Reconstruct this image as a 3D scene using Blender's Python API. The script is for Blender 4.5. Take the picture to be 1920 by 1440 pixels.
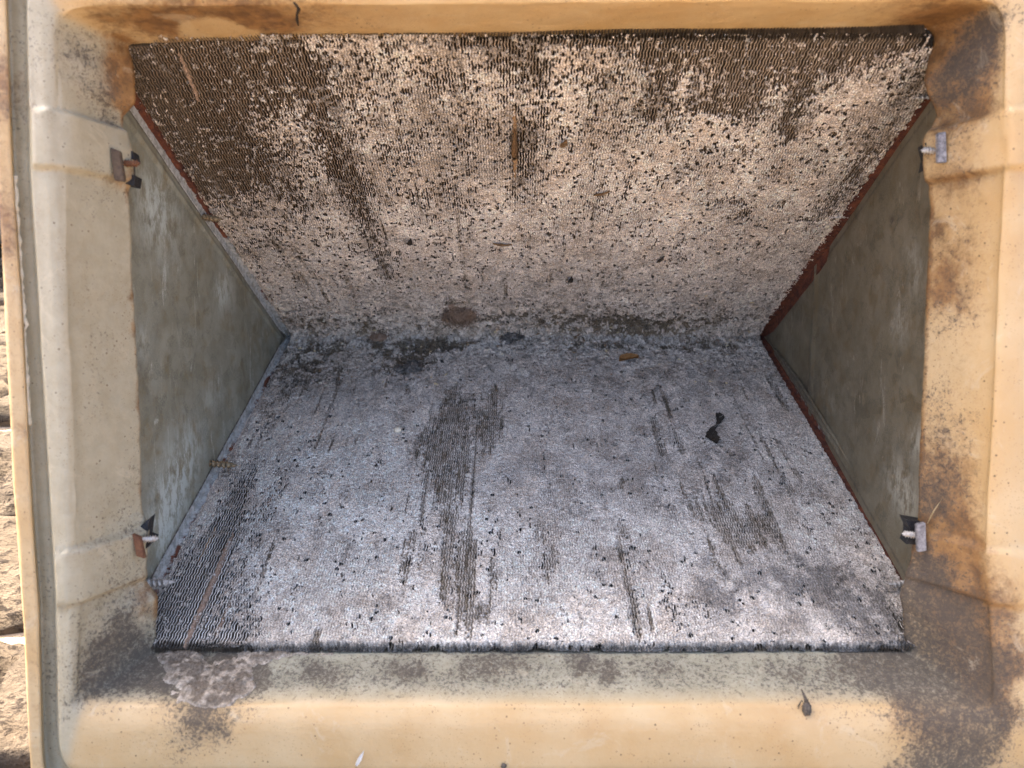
import bpy, bmesh, math, random
import numpy as np
from mathutils import Vector, Matrix, Euler

for o in list(bpy.data.objects):
    bpy.data.objects.remove(o)
random.seed(7)
RNG = np.random.default_rng(11)
R = math.radians

# ------------------------------------------------------------------ camera, sky, sun, exposure
TILT = R(24.0)          # the unit lies on its back slab, so its opening leans back
PITCH = R(5.4)          # camera against the axis of the unit
D = 0.46                # camera to the plane of the opening
XC = -0.0148            # camera beside the middle of the unit
F = 1400.0              # focal length in photo pixels (1920 wide)
GROUND = -0.236         # ground level in the tilted frame
TM = Matrix.Translation((0, 0, -GROUND)) @ Matrix.Rotation(-TILT, 4, 'X')   # unit frame -> world

scene = bpy.context.scene
cam_d = bpy.data.cameras.new('camera')
cam = bpy.data.objects.new('camera', cam_d)
scene.collection.objects.link(cam)
cam.matrix_world = TM @ Matrix.Translation((XC, -D, 0)) @ Matrix.Rotation(R(90) - PITCH, 4, 'X')
cam_d.sensor_width = 36.0
cam_d.lens = 36.0 * F / 1920.0
cam_d.clip_start = 0.01
cam_d.clip_end = 500.0
cam_d.dof.use_dof = True
cam_d.dof.focus_distance = 0.60
cam_d.dof.aperture_fstop = 8.0
scene.camera = cam

SUN_EL, SUN_AZ = 53.0, 42.0      # azimuth from +Y towards -X (behind the unit, to its left)
world = bpy.data.worlds.new('World')
scene.world = world
world.use_nodes = True
wn = world.node_tree
for n in list(wn.nodes):
    wn.nodes.remove(n)
sky = wn.nodes.new('ShaderNodeTexSky')
sky.sky_type = 'NISHITA'
sky.sun_disc = False
sky.sun_elevation = R(SUN_EL)
sky.sun_rotation = R(-SUN_AZ)
sky.air_density = 0.65
sky.dust_density = 4.5
sky.ozone_density = 0.4
bg = wn.nodes.new('ShaderNodeBackground')
bg.inputs['Strength'].default_value = 0.13
wo = wn.nodes.new('ShaderNodeOutputWorld')
wn.links.new(sky.outputs[0], bg.inputs['Color'])
wn.links.new(bg.outputs[0], wo.inputs['Surface'])

sl = bpy.data.lights.new('sun', 'SUN')
sl.energy = 5.0
sl.angle = R(0.5)
sl.color = (1.0, 0.90, 0.76)
sun = bpy.data.objects.new('sun', sl)
scene.collection.objects.link(sun)
to_sun = Vector((-math.sin(R(SUN_AZ)) * math.cos(R(SUN_EL)), math.cos(R(SUN_AZ)) * math.cos(R(SUN_EL)), math.sin(R(SUN_EL))))
sun.rotation_euler = to_sun.to_track_quat('Z', 'Y').to_euler()
sun.location = to_sun * 5

scene.view_settings.view_transform = 'Standard'
scene.view_settings.look = 'None'
scene.view_settings.exposure = 3.2
scene.view_settings.gamma = 1.0
scene.cycles.max_bounces = 10
scene.cycles.diffuse_bounces = 6

# ------------------------------------------------------------------ helpers
col = scene.collection
CT, ST = math.cos(PITCH), math.sin(PITCH)

def ray(px, py):
    a = (px - 960.0) / F
    b = (720.0 - py) / F
    return Vector((a, CT + b * ST, -ST + b * CT))

def P(px, py, y):                       # photo point on the plane y = const of the unit frame
    d = ray(px, py)
    t = (y + D) / d.y
    return Vector((XC + d.x * t, y, d.z * t))

def PX(px, py, X):                      # photo point on the plane x = const
    d = ray(px, py)
    t = (X - XC) / d.x
    return Vector((X, -D + d.y * t, d.z * t))

ALPHA = R(26.4)
W = 0.52
YA, ZA = 0.369, -0.0249
LS = YA / math.cos(ALPHA)
SGN = {'upper': 1.0, 'lower': -1.0}
CA, SA = math.cos(ALPHA), math.sin(ALPHA)

def panel(side, px, py):                # photo point -> (x, s) on a fin panel
    d = ray(px, py)
    g = SGN[side]
    # points: y = YA - s CA, z = ZA + g s SA  ->  g(z-ZA) CA = (YA - y) SA
    # z = d.z t, y = -D + d.y t
    t = ((YA + D) * SA + g * ZA * CA) / (g * d.z * CA + d.y * SA)
    x = XC + d.x * t
    y = -D + d.y * t
    return x, (YA - y) / CA

def on_panel(side, x, s, h=0.0):
    g = SGN[side]
    return Vector((x, YA - s * CA - h * SA, ZA + g * s * SA - g * h * CA))

def panel_frame(side):                  # axes: x, along s, normal into the cavity
    g = SGN[side]
    return Vector((1, 0, 0)), Vector((0, -CA, g * SA)), Vector((0, -SA, -g * CA))

def _hash(ix, iy, seed):
    h = (ix.astype(np.int64) * 374761393 + iy.astype(np.int64) * 668265263 + seed * 974711) & 0xffffffff
    h = ((h ^ (h >> 13)) * 1274126177) & 0xffffffff
    h = ((h ^ (h >> 16)) * 2246822519) & 0xffffffff
    h = h ^ (h >> 15)
    return (h & 0xffffff).astype(np.float64) / 0xffffff

def vnoise(x, y, seed=0):
    ix, iy = np.floor(x), np.floor(y)
    fx, fy = x - ix, y - iy
    fx = fx * fx * (3 - 2 * fx); fy = fy * fy * (3 - 2 * fy)
    a = _hash(ix, iy, seed); b = _hash(ix + 1, iy, seed)
    c = _hash(ix, iy + 1, seed); d = _hash(ix + 1, iy + 1, seed)
    return (a * (1 - fx) + b * fx) * (1 - fy) + (c * (1 - fx) + d * fx) * fy

def fbm(x, y, oct=4, seed=0):
    v = 0; a = 0.5; t = 0
    for k in range(oct):
        v = v + a * vnoise(x * 2 ** k + 17.3 * k, y * 2 ** k - 9.1 * k, seed + k)
        t += a; a *= 0.5
    return v / t

def worley(x, y, seed=0):
    ix, iy = np.floor(x), np.floor(y)
    f1 = np.full(x.shape, 9.0); f2 = np.full(x.shape, 9.0); cid = np.zeros(x.shape)
    for dx in (-1, 0, 1):
        for dy in (-1, 0, 1):
            jx, jy = ix + dx, iy + dy
            qx = jx + _hash(jx, jy, seed); qy = jy + _hash(jx, jy, seed + 5)
            d = np.hypot(qx - x, qy - y)
            nearer = d < f1
            f2 = np.where(nearer, f1, np.minimum(f2, d))
            cid = np.where(nearer, _hash(jx, jy, seed + 9), cid)
            f1 = np.where(nearer, d, f1)
    return f1, f2, cid

def sstep(a, b, x):
    t = np.clip((x - a) / (b - a), 0, 1)
    return t * t * (3 - 2 * t)

def np_mesh(name, verts, faces, mats, colors=None, smooth=True, mat_idx=None, attrs=None):
    me = bpy.data.meshes.new(name)
    verts = np.asarray(verts, dtype=np.float32); faces = np.asarray(faces, dtype=np.int32)
    nv, nf, k = len(verts), len(faces), faces.shape[1]
    me.vertices.add(nv); me.vertices.foreach_set('co', verts.ravel())
    me.loops.add(nf * k); me.loops.foreach_set('vertex_index', faces.ravel())
    me.polygons.add(nf)
    me.polygons.foreach_set('loop_start', np.arange(0, nf * k, k, dtype=np.int32))
    if mat_idx is not None:
        me.polygons.foreach_set('material_index', np.asarray(mat_idx, dtype=np.int32))
    me.polygons.foreach_set('use_smooth', np.full(nf, smooth))
    me.update(calc_edges=True)
    if colors is not None:
        ca = me.attributes.new('tone', 'FLOAT_COLOR', 'POINT')
        c4 = np.ones((nv, 4), dtype=np.float32); c4[:, :3] = colors
        ca.data.foreach_set('color', c4.ravel())
    for an, av in (attrs or {}).items():
        at = me.attributes.new(an, 'FLOAT', 'POINT')
        at.data.foreach_set('value', np.asarray(av, dtype=np.float32))
    for m in mats:
        me.materials.append(m)
    return me

def link(name, me, parent=None, label=None, cat=None, group=None, kind=None):
    o = bpy.data.objects.new(name, me)
    col.objects.link(o)
    if parent is not None:
        o.parent = parent
    if label: o['label'] = label
    if cat: o['category'] = cat
    if group: o['group'] = group
    if kind: o['kind'] = kind
    return o

def thing(name, label, cat, group=None):
    o = link(name, None, None, label, cat, group)
    o.matrix_world = TM
    o.empty_display_size = 0.05
    return o

def bm_mesh(name, bm, mats, smooth=True):
    me = bpy.data.meshes.new(name)
    bmesh.ops.recalc_face_normals(bm, faces=bm.faces)
    for f in bm.faces: f.smooth = smooth
    bm.to_mesh(me); bm.free()
    for m in mats: me.materials.append(m)
    return me

def grid_faces(nr, nc, wrap=False):
    r = np.arange(nr - 1)[:, None]
    c = np.arange(nc if wrap else nc - 1)[None, :]
    c2 = (c + 1) % nc
    return np.stack([r * nc + c, r * nc + c2, (r + 1) * nc + c2, (r + 1) * nc + c], -1).reshape(-1, 4)

# ------------------------------------------------------------------ materials
class NT:
    def __init__(s, name):
        s.m = bpy.data.materials.new(name); s.m.use_nodes = True
        s.t = s.m.node_tree
        for n in list(s.t.nodes): s.t.nodes.remove(n)
        s.out = s.t.nodes.new('ShaderNodeOutputMaterial')
        s.b = s.t.nodes.new('ShaderNodeBsdfPrincipled')
        s.t.links.new(s.b.outputs[0], s.out.inputs[0])
        s.co = s.t.nodes.new('ShaderNodeTexCoord')
    def new(s, t, **kw):
        n = s.t.nodes.new(t)
        for k, v in kw.items(): setattr(n, k, v)
        return n
    def l(s, a, b): s.t.links.new(a, b)
    def put(s, v, sock):
        if hasattr(v, 'links'): s.l(v, sock)
        elif isinstance(v, (tuple, list)) and len(v) == 3: sock.default_value = (*v, 1.0)
        else: sock.default_value = v
    def map(s, scale, src=None):
        n = s.new('ShaderNodeMapping')
        s.l(src or s.co.outputs['Object'], n.inputs['Vector'])
        n.inputs['Scale'].default_value = scale
        return n.outputs[0]
    def noise(s, scale, detail=5, rough=0.6, vec=None, dist=0.0):
        n = s.new('ShaderNodeTexNoise')
        n.inputs['Scale'].default_value = scale; n.inputs['Detail'].default_value = detail
        n.inputs['Roughness'].default_value = rough; n.inputs['Distortion'].default_value = dist
        s.l(vec or s.co.outputs['Object'], n.inputs['Vector'])
        return n.outputs[0]
    def voro(s, scale, vec=None, feature='F1'):
        n = s.new('ShaderNodeTexVoronoi', feature=feature)
        n.inputs['Scale'].default_value = scale
        s.l(vec or s.co.outputs['Object'], n.inputs['Vector'])
        return n.outputs['Distance']
    def ramp(s, v, a, b, lo=0.0, hi=1.0):
        n = s.new('ShaderNodeMapRange', interpolation_type='SMOOTHSTEP')
        s.put(v, n.inputs[0])
        for i, q in enumerate((a, b, lo, hi)): n.inputs[i + 1].default_value = q
        return n.outputs[0]
    def math(s, op, a, b=0.0):
        n = s.new('ShaderNodeMath', operation=op)
        s.put(a, n.inputs[0]); s.put(b, n.inputs[1])
        return n.outputs[0]
    def mix(s, f, a, b, blend='MIX'):
        n = s.new('ShaderNodeMix', data_type='RGBA', blend_type=blend)
        s.put(f, n.inputs[0]); s.put(a, n.inputs[6]); s.put(b, n.inputs[7])
        return n.outputs[2]
    def attr(s, name):
        n = s.new('ShaderNodeAttribute'); n.attribute_name = name
        return n
    def bump(s, h, dist, strength=1.0):
        n = s.new('ShaderNodeBump')
        n.inputs['Distance'].default_value = dist; n.inputs['Strength'].default_value = strength
        s.l(h, n.inputs['Height']); s.l(n.outputs[0], s.b.inputs['Normal'])
    def fin(s, color, rough=0.8, metal=0.0, spec=0.3):
        s.put(color, s.b.inputs['Base Color']); s.put(rough, s.b.inputs['Roughness'])
        s.put(metal, s.b.inputs['Metallic']); s.b.inputs['Specular IOR Level'].default_value = spec
        return s.m

def m_lint():
    k = NT('lint')
    a = k.attr('tone').outputs['Color']
    n = k.noise(1300, 2, 0.7)
    n2 = k.noise(420, 4, 0.7)
    n3 = k.noise(760, 3, 0.7, None, 0.8)
    dv = k.new('ShaderNodeTexNoise'); dv.inputs['Scale'].default_value = 500; dv.inputs['Detail'].default_value = 2
    k.l(k.co.outputs['Object'], dv.inputs['Vector'])
    ad = k.new('ShaderNodeVectorMath', operation='MULTIPLY_ADD')
    k.l(dv.outputs['Color'], ad.inputs[0]); ad.inputs[1].default_value = (0.0022, 0.0022, 0.0022); k.l(k.co.outputs['Object'], ad.inputs[2])
    e = k.voro(560, ad.outputs[0], 'DISTANCE_TO_EDGE')
    crack = k.ramp(e, 0.0, 0.17, 1, 0)
    e2 = k.voro(270, ad.outputs[0], 'DISTANCE_TO_EDGE')
    big = k.noise(42, 5, 0.7)
    crack = k.math('MULTIPLY', crack, k.math('MULTIPLY', k.ramp(n2, 0.38, 0.60, 0.12, 1.0), k.ramp(big, 0.40, 0.64, 0.12, 1.0)))
    crack = k.math('MAXIMUM', crack, k.math('MULTIPLY', k.ramp(e2, 0.0, 0.09, 1, 0), k.ramp(n2, 0.42, 0.6, 0.0, 1.0)))
    c = k.mix(1.0, a, k.mix(k.ramp(n, 0.3, 0.7), (0.82, 0.80, 0.78), (1.2, 1.2, 1.2)), 'MULTIPLY')
    c = k.mix(1.0, c, k.mix(k.ramp(n2, 0.3, 0.7), (0.88, 0.85, 0.82), (1.12, 1.13, 1.14)), 'MULTIPLY')
    dark = k.math('MAXIMUM', k.math('MULTIPLY', crack, 0.75), k.ramp(n3, 0.605, 0.68, 0, 0.9))
    c = k.mix(dark, c, k.mix(1.0, c, (0.17, 0.14, 0.115), 'MULTIPLY'))
    h = k.math('ADD', k.math('MULTIPLY', n2, 0.8), k.ramp(e, 0.0, 0.3, 0, 1.0))
    k.bump(h, 0.0013, 0.8)
    return k.fin(c, 0.95, 0, 0.1)

def m_fin():
    k = NT('fin_metal')
    a = k.attr('tone').outputs['Color']
    n = k.noise(600, 3)
    c = k.mix(1.0, a, k.mix(n, (0.6, 0.58, 0.55), (1.3, 1.3, 1.3)), 'MULTIPLY')
    return k.fin(c, 0.6, 0.15, 0.3)

def m_dark(name, c, rough=0.8):
    k = NT(name)
    n = k.noise(250, 5)
    return k.fin(k.mix(n, tuple(x * 0.6 for x in c), tuple(x * 1.4 for x in c)), rough)

def m_galv(name, tint):
    k = NT(name)
    v = k.new('ShaderNodeTexVoronoi'); v.inputs['Scale'].default_value = 90
    k.l(k.co.outputs['Object'], v.inputs['Vector'])
    n = k.noise(26, 6, 0.65)
    n2 = k.noise(55, 5, 0.6)
    fine = k.noise(900, 2, 0.7)
    c = k.mix(k.ramp(n, 0.32, 0.68), (0.27, 0.25, 0.19), (0.38, 0.37, 0.32))
    c = k.mix(k.ramp(n2, 0.50, 0.66, 0, 0.75), c, (0.26, 0.195, 0.095))
    c = k.mix(k.ramp(k.noise(14, 5, 0.7), 0.5, 0.7, 0, 0.55), c, (0.19, 0.175, 0.13))
    st = k.noise(60, 6, 0.75, k.map((1, 1.0, 0.32)), 0.6)
    c = k.mix(k.ramp(st, 0.585, 0.67, 0, 0.85), c, (0.66, 0.67, 0.66))
    c = k.mix(k.ramp(k.noise(85, 6, 0.75, None, 0.6), 0.54, 0.66, 0, 0.6), c, (0.12, 0.115, 0.09))
    vs = k.noise(150, 4, 0.7, k.map((1, 1.0, 0.12)))
    c = k.mix(k.ramp(vs, 0.62, 0.72, 0, 0.5), c, (0.56, 0.56, 0.52))
    c = k.mix(k.ramp(fine, 0.3, 0.7, 0, 0.7), c, k.mix(v.outputs['Color'], (0.1, 0.1, 0.09), (0.36, 0.36, 0.34)))
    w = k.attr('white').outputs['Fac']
    c = k.mix(k.math('MULTIPLY', w, k.ramp(k.noise(120, 6, 0.8, k.map((1, 1.0, 0.5))), 0.40, 0.60)), c, (0.60, 0.645, 0.665))  # white deposits and the painted sky sheen
    c = k.mix(1.0, c, tint, 'MULTIPLY')
    d = k.attr('dirt').outputs['Fac']
    c = k.mix(k.math('MULTIPLY', d, k.ramp(k.noise(220, 4), 0.3, 0.55)), c, (0.055, 0.042, 0.03))
    k.bump(k.math('ADD', n2, k.math('MULTIPLY', fine, 0.25)), 0.0015, 0.35)
    return k.fin(c, k.ramp(n, 0.3, 0.7, 0.6, 0.45), 0.15, 0.5)

def m_rust():
    k = NT('rusted_steel')
    n = k.noise(130, 6, 0.7); f = k.noise(700, 4, 0.75)
    g = k.attr('rust').outputs['Fac']
    c = k.mix(k.ramp(n, 0.3, 0.7), (0.05, 0.018, 0.013), (0.16, 0.05, 0.024))
    c = k.mix(k.ramp(f, 0.58, 0.72, 0, 0.8), c, (0.27, 0.11, 0.04))
    c = k.mix(k.ramp(k.noise(300, 4), 0.58, 0.68, 0, 0.8), c, (0.02, 0.012, 0.01))
    z = k.mix(k.ramp(k.noise(180, 5, 0.7), 0.3, 0.7), (0.22, 0.215, 0.19), (0.50, 0.49, 0.455))
    z = k.mix(k.ramp(f, 0.55, 0.7, 0, 0.7), z, (0.1, 0.09, 0.07))
    m = k.ramp(k.math('ADD', g, k.math('MULTIPLY', k.math('SUBTRACT', n, 0.5), 1.2)), 0.42, 0.58)
    k.bump(k.math('ADD', n, f), 0.0016, 0.8)
    return k.fin(k.mix(m, z, c), 0.8, 0.0, 0.25)

def m_plastic():
    k = NT('aged_plastic')
    dirt = k.attr('dirt').outputs['Fac']; brown = k.attr('brown').outputs['Fac']; pale = k.attr('pale').outputs['Fac']
    n = k.noise(22, 5, 0.6); f = k.noise(480, 4, 0.75); m = k.noise(110, 5, 0.7); g = k.noise(230, 5, 0.78, None, 0.5)
    c = k.mix(k.ramp(n, 0.3, 0.7), (0.345, 0.222, 0.097), (0.385, 0.275, 0.145))
    c = k.mix(k.ramp(k.noise(9, 5, 0.7), 0.48, 0.72, 0, 0.45), c, (0.28, 0.155, 0.055))
    c = k.mix(pale, c, k.mix(k.ramp(m, 0.3, 0.7), (0.215, 0.198, 0.138), (0.27, 0.252, 0.185)))  # grey green of sky light on the walls, painted in
    sub = lambda q: k.math('SUBTRACT', q, 0.5)
    b = k.ramp(k.math('ADD', brown, k.math('MULTIPLY', sub(g), 1.3)), 0.22, 0.95)
    c = k.mix(b, c, k.mix(k.ramp(m, 0.35, 0.65), (0.10, 0.05, 0.02), (0.215, 0.112, 0.04)))
    # film of dust, then the specks of mould in it
    film = k.ramp(k.math('ADD', dirt, k.math('MULTIPLY', sub(g), 1.5)), 0.25, 1.75)
    spk1 = k.math('MULTIPLY', k.ramp(k.math('ADD', k.math('MULTIPLY', dirt, 0.13), f), 0.585, 0.72), k.ramp(dirt, 0.04, 0.25))
    spk2 = k.math('MULTIPLY', k.ramp(k.math('ADD', k.math('MULTIPLY', dirt, 0.11), g), 0.60, 0.72), k.ramp(dirt, 0.08, 0.3))
    c = k.mix(k.math('MULTIPLY', film, 0.78), c, k.mix(k.ramp(f, 0.3, 0.7), (0.07, 0.054, 0.038), (0.165, 0.135, 0.098)))
    dm = k.math('MAXIMUM', spk1, spk2)
    c = k.mix(k.math('MULTIPLY', dm, 0.8), c, (0.05, 0.038, 0.028))
    # scattered fly specks, everywhere
    spk = k.math('MULTIPLY', k.ramp(k.voro(240), 0.10, 0.19, 1, 0), k.ramp(m, 0.47, 0.62, 0, 0.9))
    c = k.mix(spk, c, (0.075, 0.045, 0.02))
    fine = k.math('MULTIPLY', k.ramp(k.voro(620), 0.12, 0.26, 1, 0), k.ramp(k.noise(38, 5, 0.7), 0.45, 0.62, 0, 0.75))
    c = k.mix(fine, c, (0.16, 0.105, 0.05))
    # rubbed, chalky places and scratches
    c = k.mix(k.ramp(k.noise(33, 6, 0.72, k.map((1.0, 1.0, 1.0)), 1.2), 0.58, 0.68, 0, 0.30), c, (0.42, 0.35, 0.24))
    scr = k.noise(20, 2, 0.5, k.map((1.0, 9.0, 55.0)), 1.5)
    c = k.mix(k.ramp(scr, 0.70, 0.76, 0, 0.22), c, (0.42, 0.34, 0.23))
    k.bump(k.math('ADD', k.math('MULTIPLY', m, 0.5), k.math('MULTIPLY', film, f)), 0.0014, 0.7)
    k.b.inputs['Subsurface Weight'].default_value = 0.10
    k.b.inputs['Subsurface Radius'].default_value = (0.006, 0.004, 0.002)
    k.b.inputs['Subsurface Scale'].default_value = 1.0
    return k.fin(c, k.ramp(film, 0, 0.6, 0.45, 0.95), 0, 0.35)

def m_stone(name, a, b, c3):
    k = NT(name)
    g = k.co.outputs['Object']
    oi = k.new('ShaderNodeObjectInfo')
    n = k.noise(9, 6, 0.65); f = k.noise(120, 6, 0.75, k.map((0.55, 1.0, 1.0)), 0.4); p = k.noise(330, 3, 0.7)
    c = k.mix(k.ramp(n, 0.3, 0.7), a, b)
    c = k.mix(k.ramp(f, 0.50, 0.60, 0, 0.9), c, c3)
    c = k.mix(k.ramp(p, 0.6, 0.72, 0, 0.8), c, tuple(x * 0.3 for x in c3))
    c = k.mix(1.0, c, k.mix(oi.outputs['Random'], (0.82, 0.82, 0.84), (1.1, 1.08, 1.04)), 'MULTIPLY')
    k.bump(k.math('ADD', f, k.math('MULTIPLY', p, 0.5)), 0.009, 1.0)
    return k.fin(c, 0.9, 0, 0.15)

def m_plain(name, c1, c2, scale=300, rough=0.8, metal=0.0, bump=0.0006):
    k = NT(name)
    n = k.noise(scale, 5, 0.7)
    if bump: k.bump(n, bump, 0.8)
    return k.fin(k.mix(k.ramp(n, 0.3, 0.7), c1, c2), rough, metal, 0.3)

M = dict(
    lint=m_lint(), fin=m_fin(), core=m_dark('clogged_core', (0.05, 0.04, 0.03)), galv=m_galv('galvanised_steel', (0.74, 0.73, 0.63)), galv2=m_galv('browned_galvanised_steel', (0.50, 0.425, 0.31)), rust=m_rust(),
    plastic=m_plastic(),
    stone=m_stone('sandstone', (0.38, 0.29, 0.19), (0.45, 0.355, 0.25), (0.18, 0.12, 0.08)),  # kept pale so the unseen front paving bounces warm light into the opening
    darkstone=m_stone('darkened_sandstone', (0.085, 0.063, 0.042), (0.13, 0.10, 0.07), (0.018, 0.012, 0.008)),  # darkened copy of the sandstone so the sunlit left stones don't burn out
    wallstone=m_stone('weathered_stone', (0.15, 0.13, 0.125), (0.22, 0.19, 0.18), (0.07, 0.06, 0.055)),
    soil=m_plain('soil', (0.30, 0.225, 0.15), (0.44, 0.345, 0.245), 60, 0.95, 0, 0.01),  # lifted in tone to add warm bounce from the ground out of view
    black=m_plain('slot_black', (0.008, 0.008, 0.009), (0.03, 0.029, 0.03), 400, 0.5, 0.3),
    zinc=m_plain('zinc_screw', (0.24, 0.21, 0.18), (0.52, 0.49, 0.45), 500, 0.45, 0.5),
    brass=m_plain('yellowed_screw', (0.08, 0.055, 0.03), (0.26, 0.19, 0.11), 500, 0.45, 0.4),
    tab=m_plain('dull_zinc_tab', (0.10, 0.09, 0.09), (0.30, 0.28, 0.275), 380, 0.5, 0.35),
    browntab=m_plain('brown_tab', (0.04, 0.026, 0.016), (0.095, 0.062, 0.037), 250, 0.7),
    rusttab=m_plain('rusty_tab', (0.075, 0.03, 0.015), (0.15, 0.065, 0.03), 250, 0.75),
    leaf=m_plain('dry_leaf', (0.17, 0.095, 0.045), (0.30, 0.19, 0.10), 500, 0.8),
    darkleaf=m_plain('dark_leaf', (0.035, 0.028, 0.022), (0.10, 0.08, 0.06), 500, 0.9),
    orange=m_plain('orange_leaf', (0.34, 0.16, 0.05), (0.50, 0.28, 0.11), 500, 0.7),
    pebble=m_plain('pale_pebble', (0.50, 0.43, 0.31), (0.66, 0.58, 0.45), 300, 0.7),
    brownlint=m_plain('brown_lint', (0.16, 0.10, 0.065), (0.34, 0.235, 0.165), 900, 0.95, 0, 0.001),
    darklint=m_plain('dark_lint', (0.035, 0.03, 0.027), (0.24, 0.21, 0.18), 420, 0.95, 0, 0.002),
    paleline=m_plain('pale_fibre', (0.5, 0.47, 0.42), (0.62, 0.58, 0.53), 300, 0.9, 0, 0),
    crust=m_plain('mineral_crust', (0.13, 0.11, 0.09), (0.40, 0.365, 0.32), 420, 0.95, 0, 0.002),
    crack=m_plain('dark_line', (0.012, 0.009, 0.007), (0.04, 0.03, 0.02), 300, 0.9, 0, 0),
    straw=m_plain('dry_straw', (0.45, 0.34, 0.18), (0.62, 0.5, 0.3), 200, 0.8, 0, 0),
    white=m_plain('white_sliver', (0.75, 0.74, 0.72), (0.85, 0.84, 0.82), 200, 0.6, 0, 0),
)

# ------------------------------------------------------------------ ground: rough sandstone paving
def world_ground(px, py):
    o = TM @ Vector((XC, -D, 0))
    d = TM.to_3x3() @ ray(px, py)
    t = -o.z / d.z
    return o + d * t

gm = bmesh.new()
N = 40
ext = 120.0
vs = [[None] * (N + 1) for _ in range(N + 1)]
for i in range(N + 1):
    for j in range(N + 1):
        a = (i / N * 2 - 1); b = (j / N * 2 - 1)
        x = math.copysign(abs(a) ** 4, a) * ext; y = math.copysign(abs(b) ** 4, b) * ext
        vs[i][j] = gm.verts.new((x, y, -0.022 + (0.003 * random.random())))
for i in range(N):
    for j in range(N):
        gm.faces.new((vs[i][j], vs[i + 1][j], vs[i + 1][j + 1], vs[i][j + 1]))
ground = link('ground', bm_mesh('ground', gm, [M['soil']]), kind='structure')
ground['label'] = 'dry ground laid with rough sunlit sandstone paving'

def stone_mesh(w, d, h, seed, nx=9, ny=9, mat='stone'):
    rr = np.random.default_rng(seed)
    u = np.linspace(-1, 1, nx); v = np.linspace(-1, 1, ny)
    U, V = np.meshgrid(u, v, indexing='ij')
    X = U * w / 2; Y = V * d / 2
    ang = np.arctan2(Y, X)
    e = 1.0 + 0.05 * np.sin(3 * ang + rr.uniform(0, 6)) + 0.04 * np.sin(5 * ang + rr.uniform(0, 6)) + 0.03 * np.sin(9 * ang + rr.uniform(0, 6))
    edge = np.maximum(np.abs(U), np.abs(V))
    cr = 1 - 0.05 * (np.abs(U * V)) ** 3
    X = X * e * cr; Y = Y * e * cr
    q = rr.uniform(0, 50)
    Z = 0.016 * (fbm(X * 16 + q, Y * 30 - q, 5, seed) - 0.5) + 0.007 * (vnoise(X * 60 + q, Y * 60, seed) - 0.5)
    Z = Z - 0.012 * sstep(0.05, 0.0, np.abs(fbm(X * 7 + q, Y * 13 + q, 3, seed + 6) - 0.5)) * (nx > 10)
    Z = Z - 0.010 * sstep(0.86, 1.0, edge)
    top = np.stack([X, Y, Z], -1).reshape(-1, 3)
    ring = [i * ny for i in range(nx)] + [(nx - 1) * ny + j for j in range(1, ny)] + [i * ny + ny - 1 for i in range(nx - 2, -1, -1)] + [j for j in range(ny - 2, 0, -1)]
    bm = bmesh.new()
    bv = [bm.verts.new(p) for p in top]
    low = [bm.verts.new((top[k][0] * 1.01, top[k][1] * 1.01, -h)) for k in ring]
    for i in range(nx - 1):
        for j in range(ny - 1):
            bm.faces.new((bv[i * ny + j], bv[(i + 1) * ny + j], bv[(i + 1) * ny + j + 1], bv[i * ny + j + 1]))
    for a in range(len(ring)):
        b = (a + 1) % len(ring)
        bm.faces.new((bv[ring[a]], bv[ring[b]], low[b], low[a]))
    return bm_mesh('paving_stone', bm, [M[mat]])

# course joints read at the left edge of the photo (world y), the rest regular
ys = [world_ground(25, q).y for q in (1560, 1420, 1172, 950, 772, 640)]
ys = sorted(ys)
while ys[0] > -1.7: ys.insert(0, ys[0] - random.uniform(0.14, 0.24))
while ys[-1] < 0.9: ys.append(ys[-1] + random.uniform(0.14, 0.22))
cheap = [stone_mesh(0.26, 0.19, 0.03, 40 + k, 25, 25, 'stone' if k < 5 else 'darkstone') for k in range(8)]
cnt = 0
for r in range(len(ys) - 1):
    y0, y1 = ys[r], ys[r + 1]
    x = -1.7 + random.uniform(0, 0.2)
    while x < 1.6:
        w = random.uniform(0.2, 0.36)
        cx, cy = x + w / 2, (y0 + y1) / 2
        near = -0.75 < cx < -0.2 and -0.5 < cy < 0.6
        under = abs(cx) < 0.22 and -0.05 < cy < 0.4
        if not under:
            gap = 0.006 if near else 0.012
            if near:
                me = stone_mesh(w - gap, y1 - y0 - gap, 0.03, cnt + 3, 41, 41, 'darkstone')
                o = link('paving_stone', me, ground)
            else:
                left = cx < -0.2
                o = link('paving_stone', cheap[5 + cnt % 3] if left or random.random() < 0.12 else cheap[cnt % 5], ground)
                o.scale = ((w - gap) / 0.26, (y1 - y0 - gap) / 0.19, 1.0)
            o.location = (cx, cy, random.uniform(-0.006, 0.0))
            o.rotation_euler = (random.uniform(-0.015, 0.015), random.uniform(-0.015, 0.015), random.uniform(-0.05, 0.05))
        cnt += 1
        x += w

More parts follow.
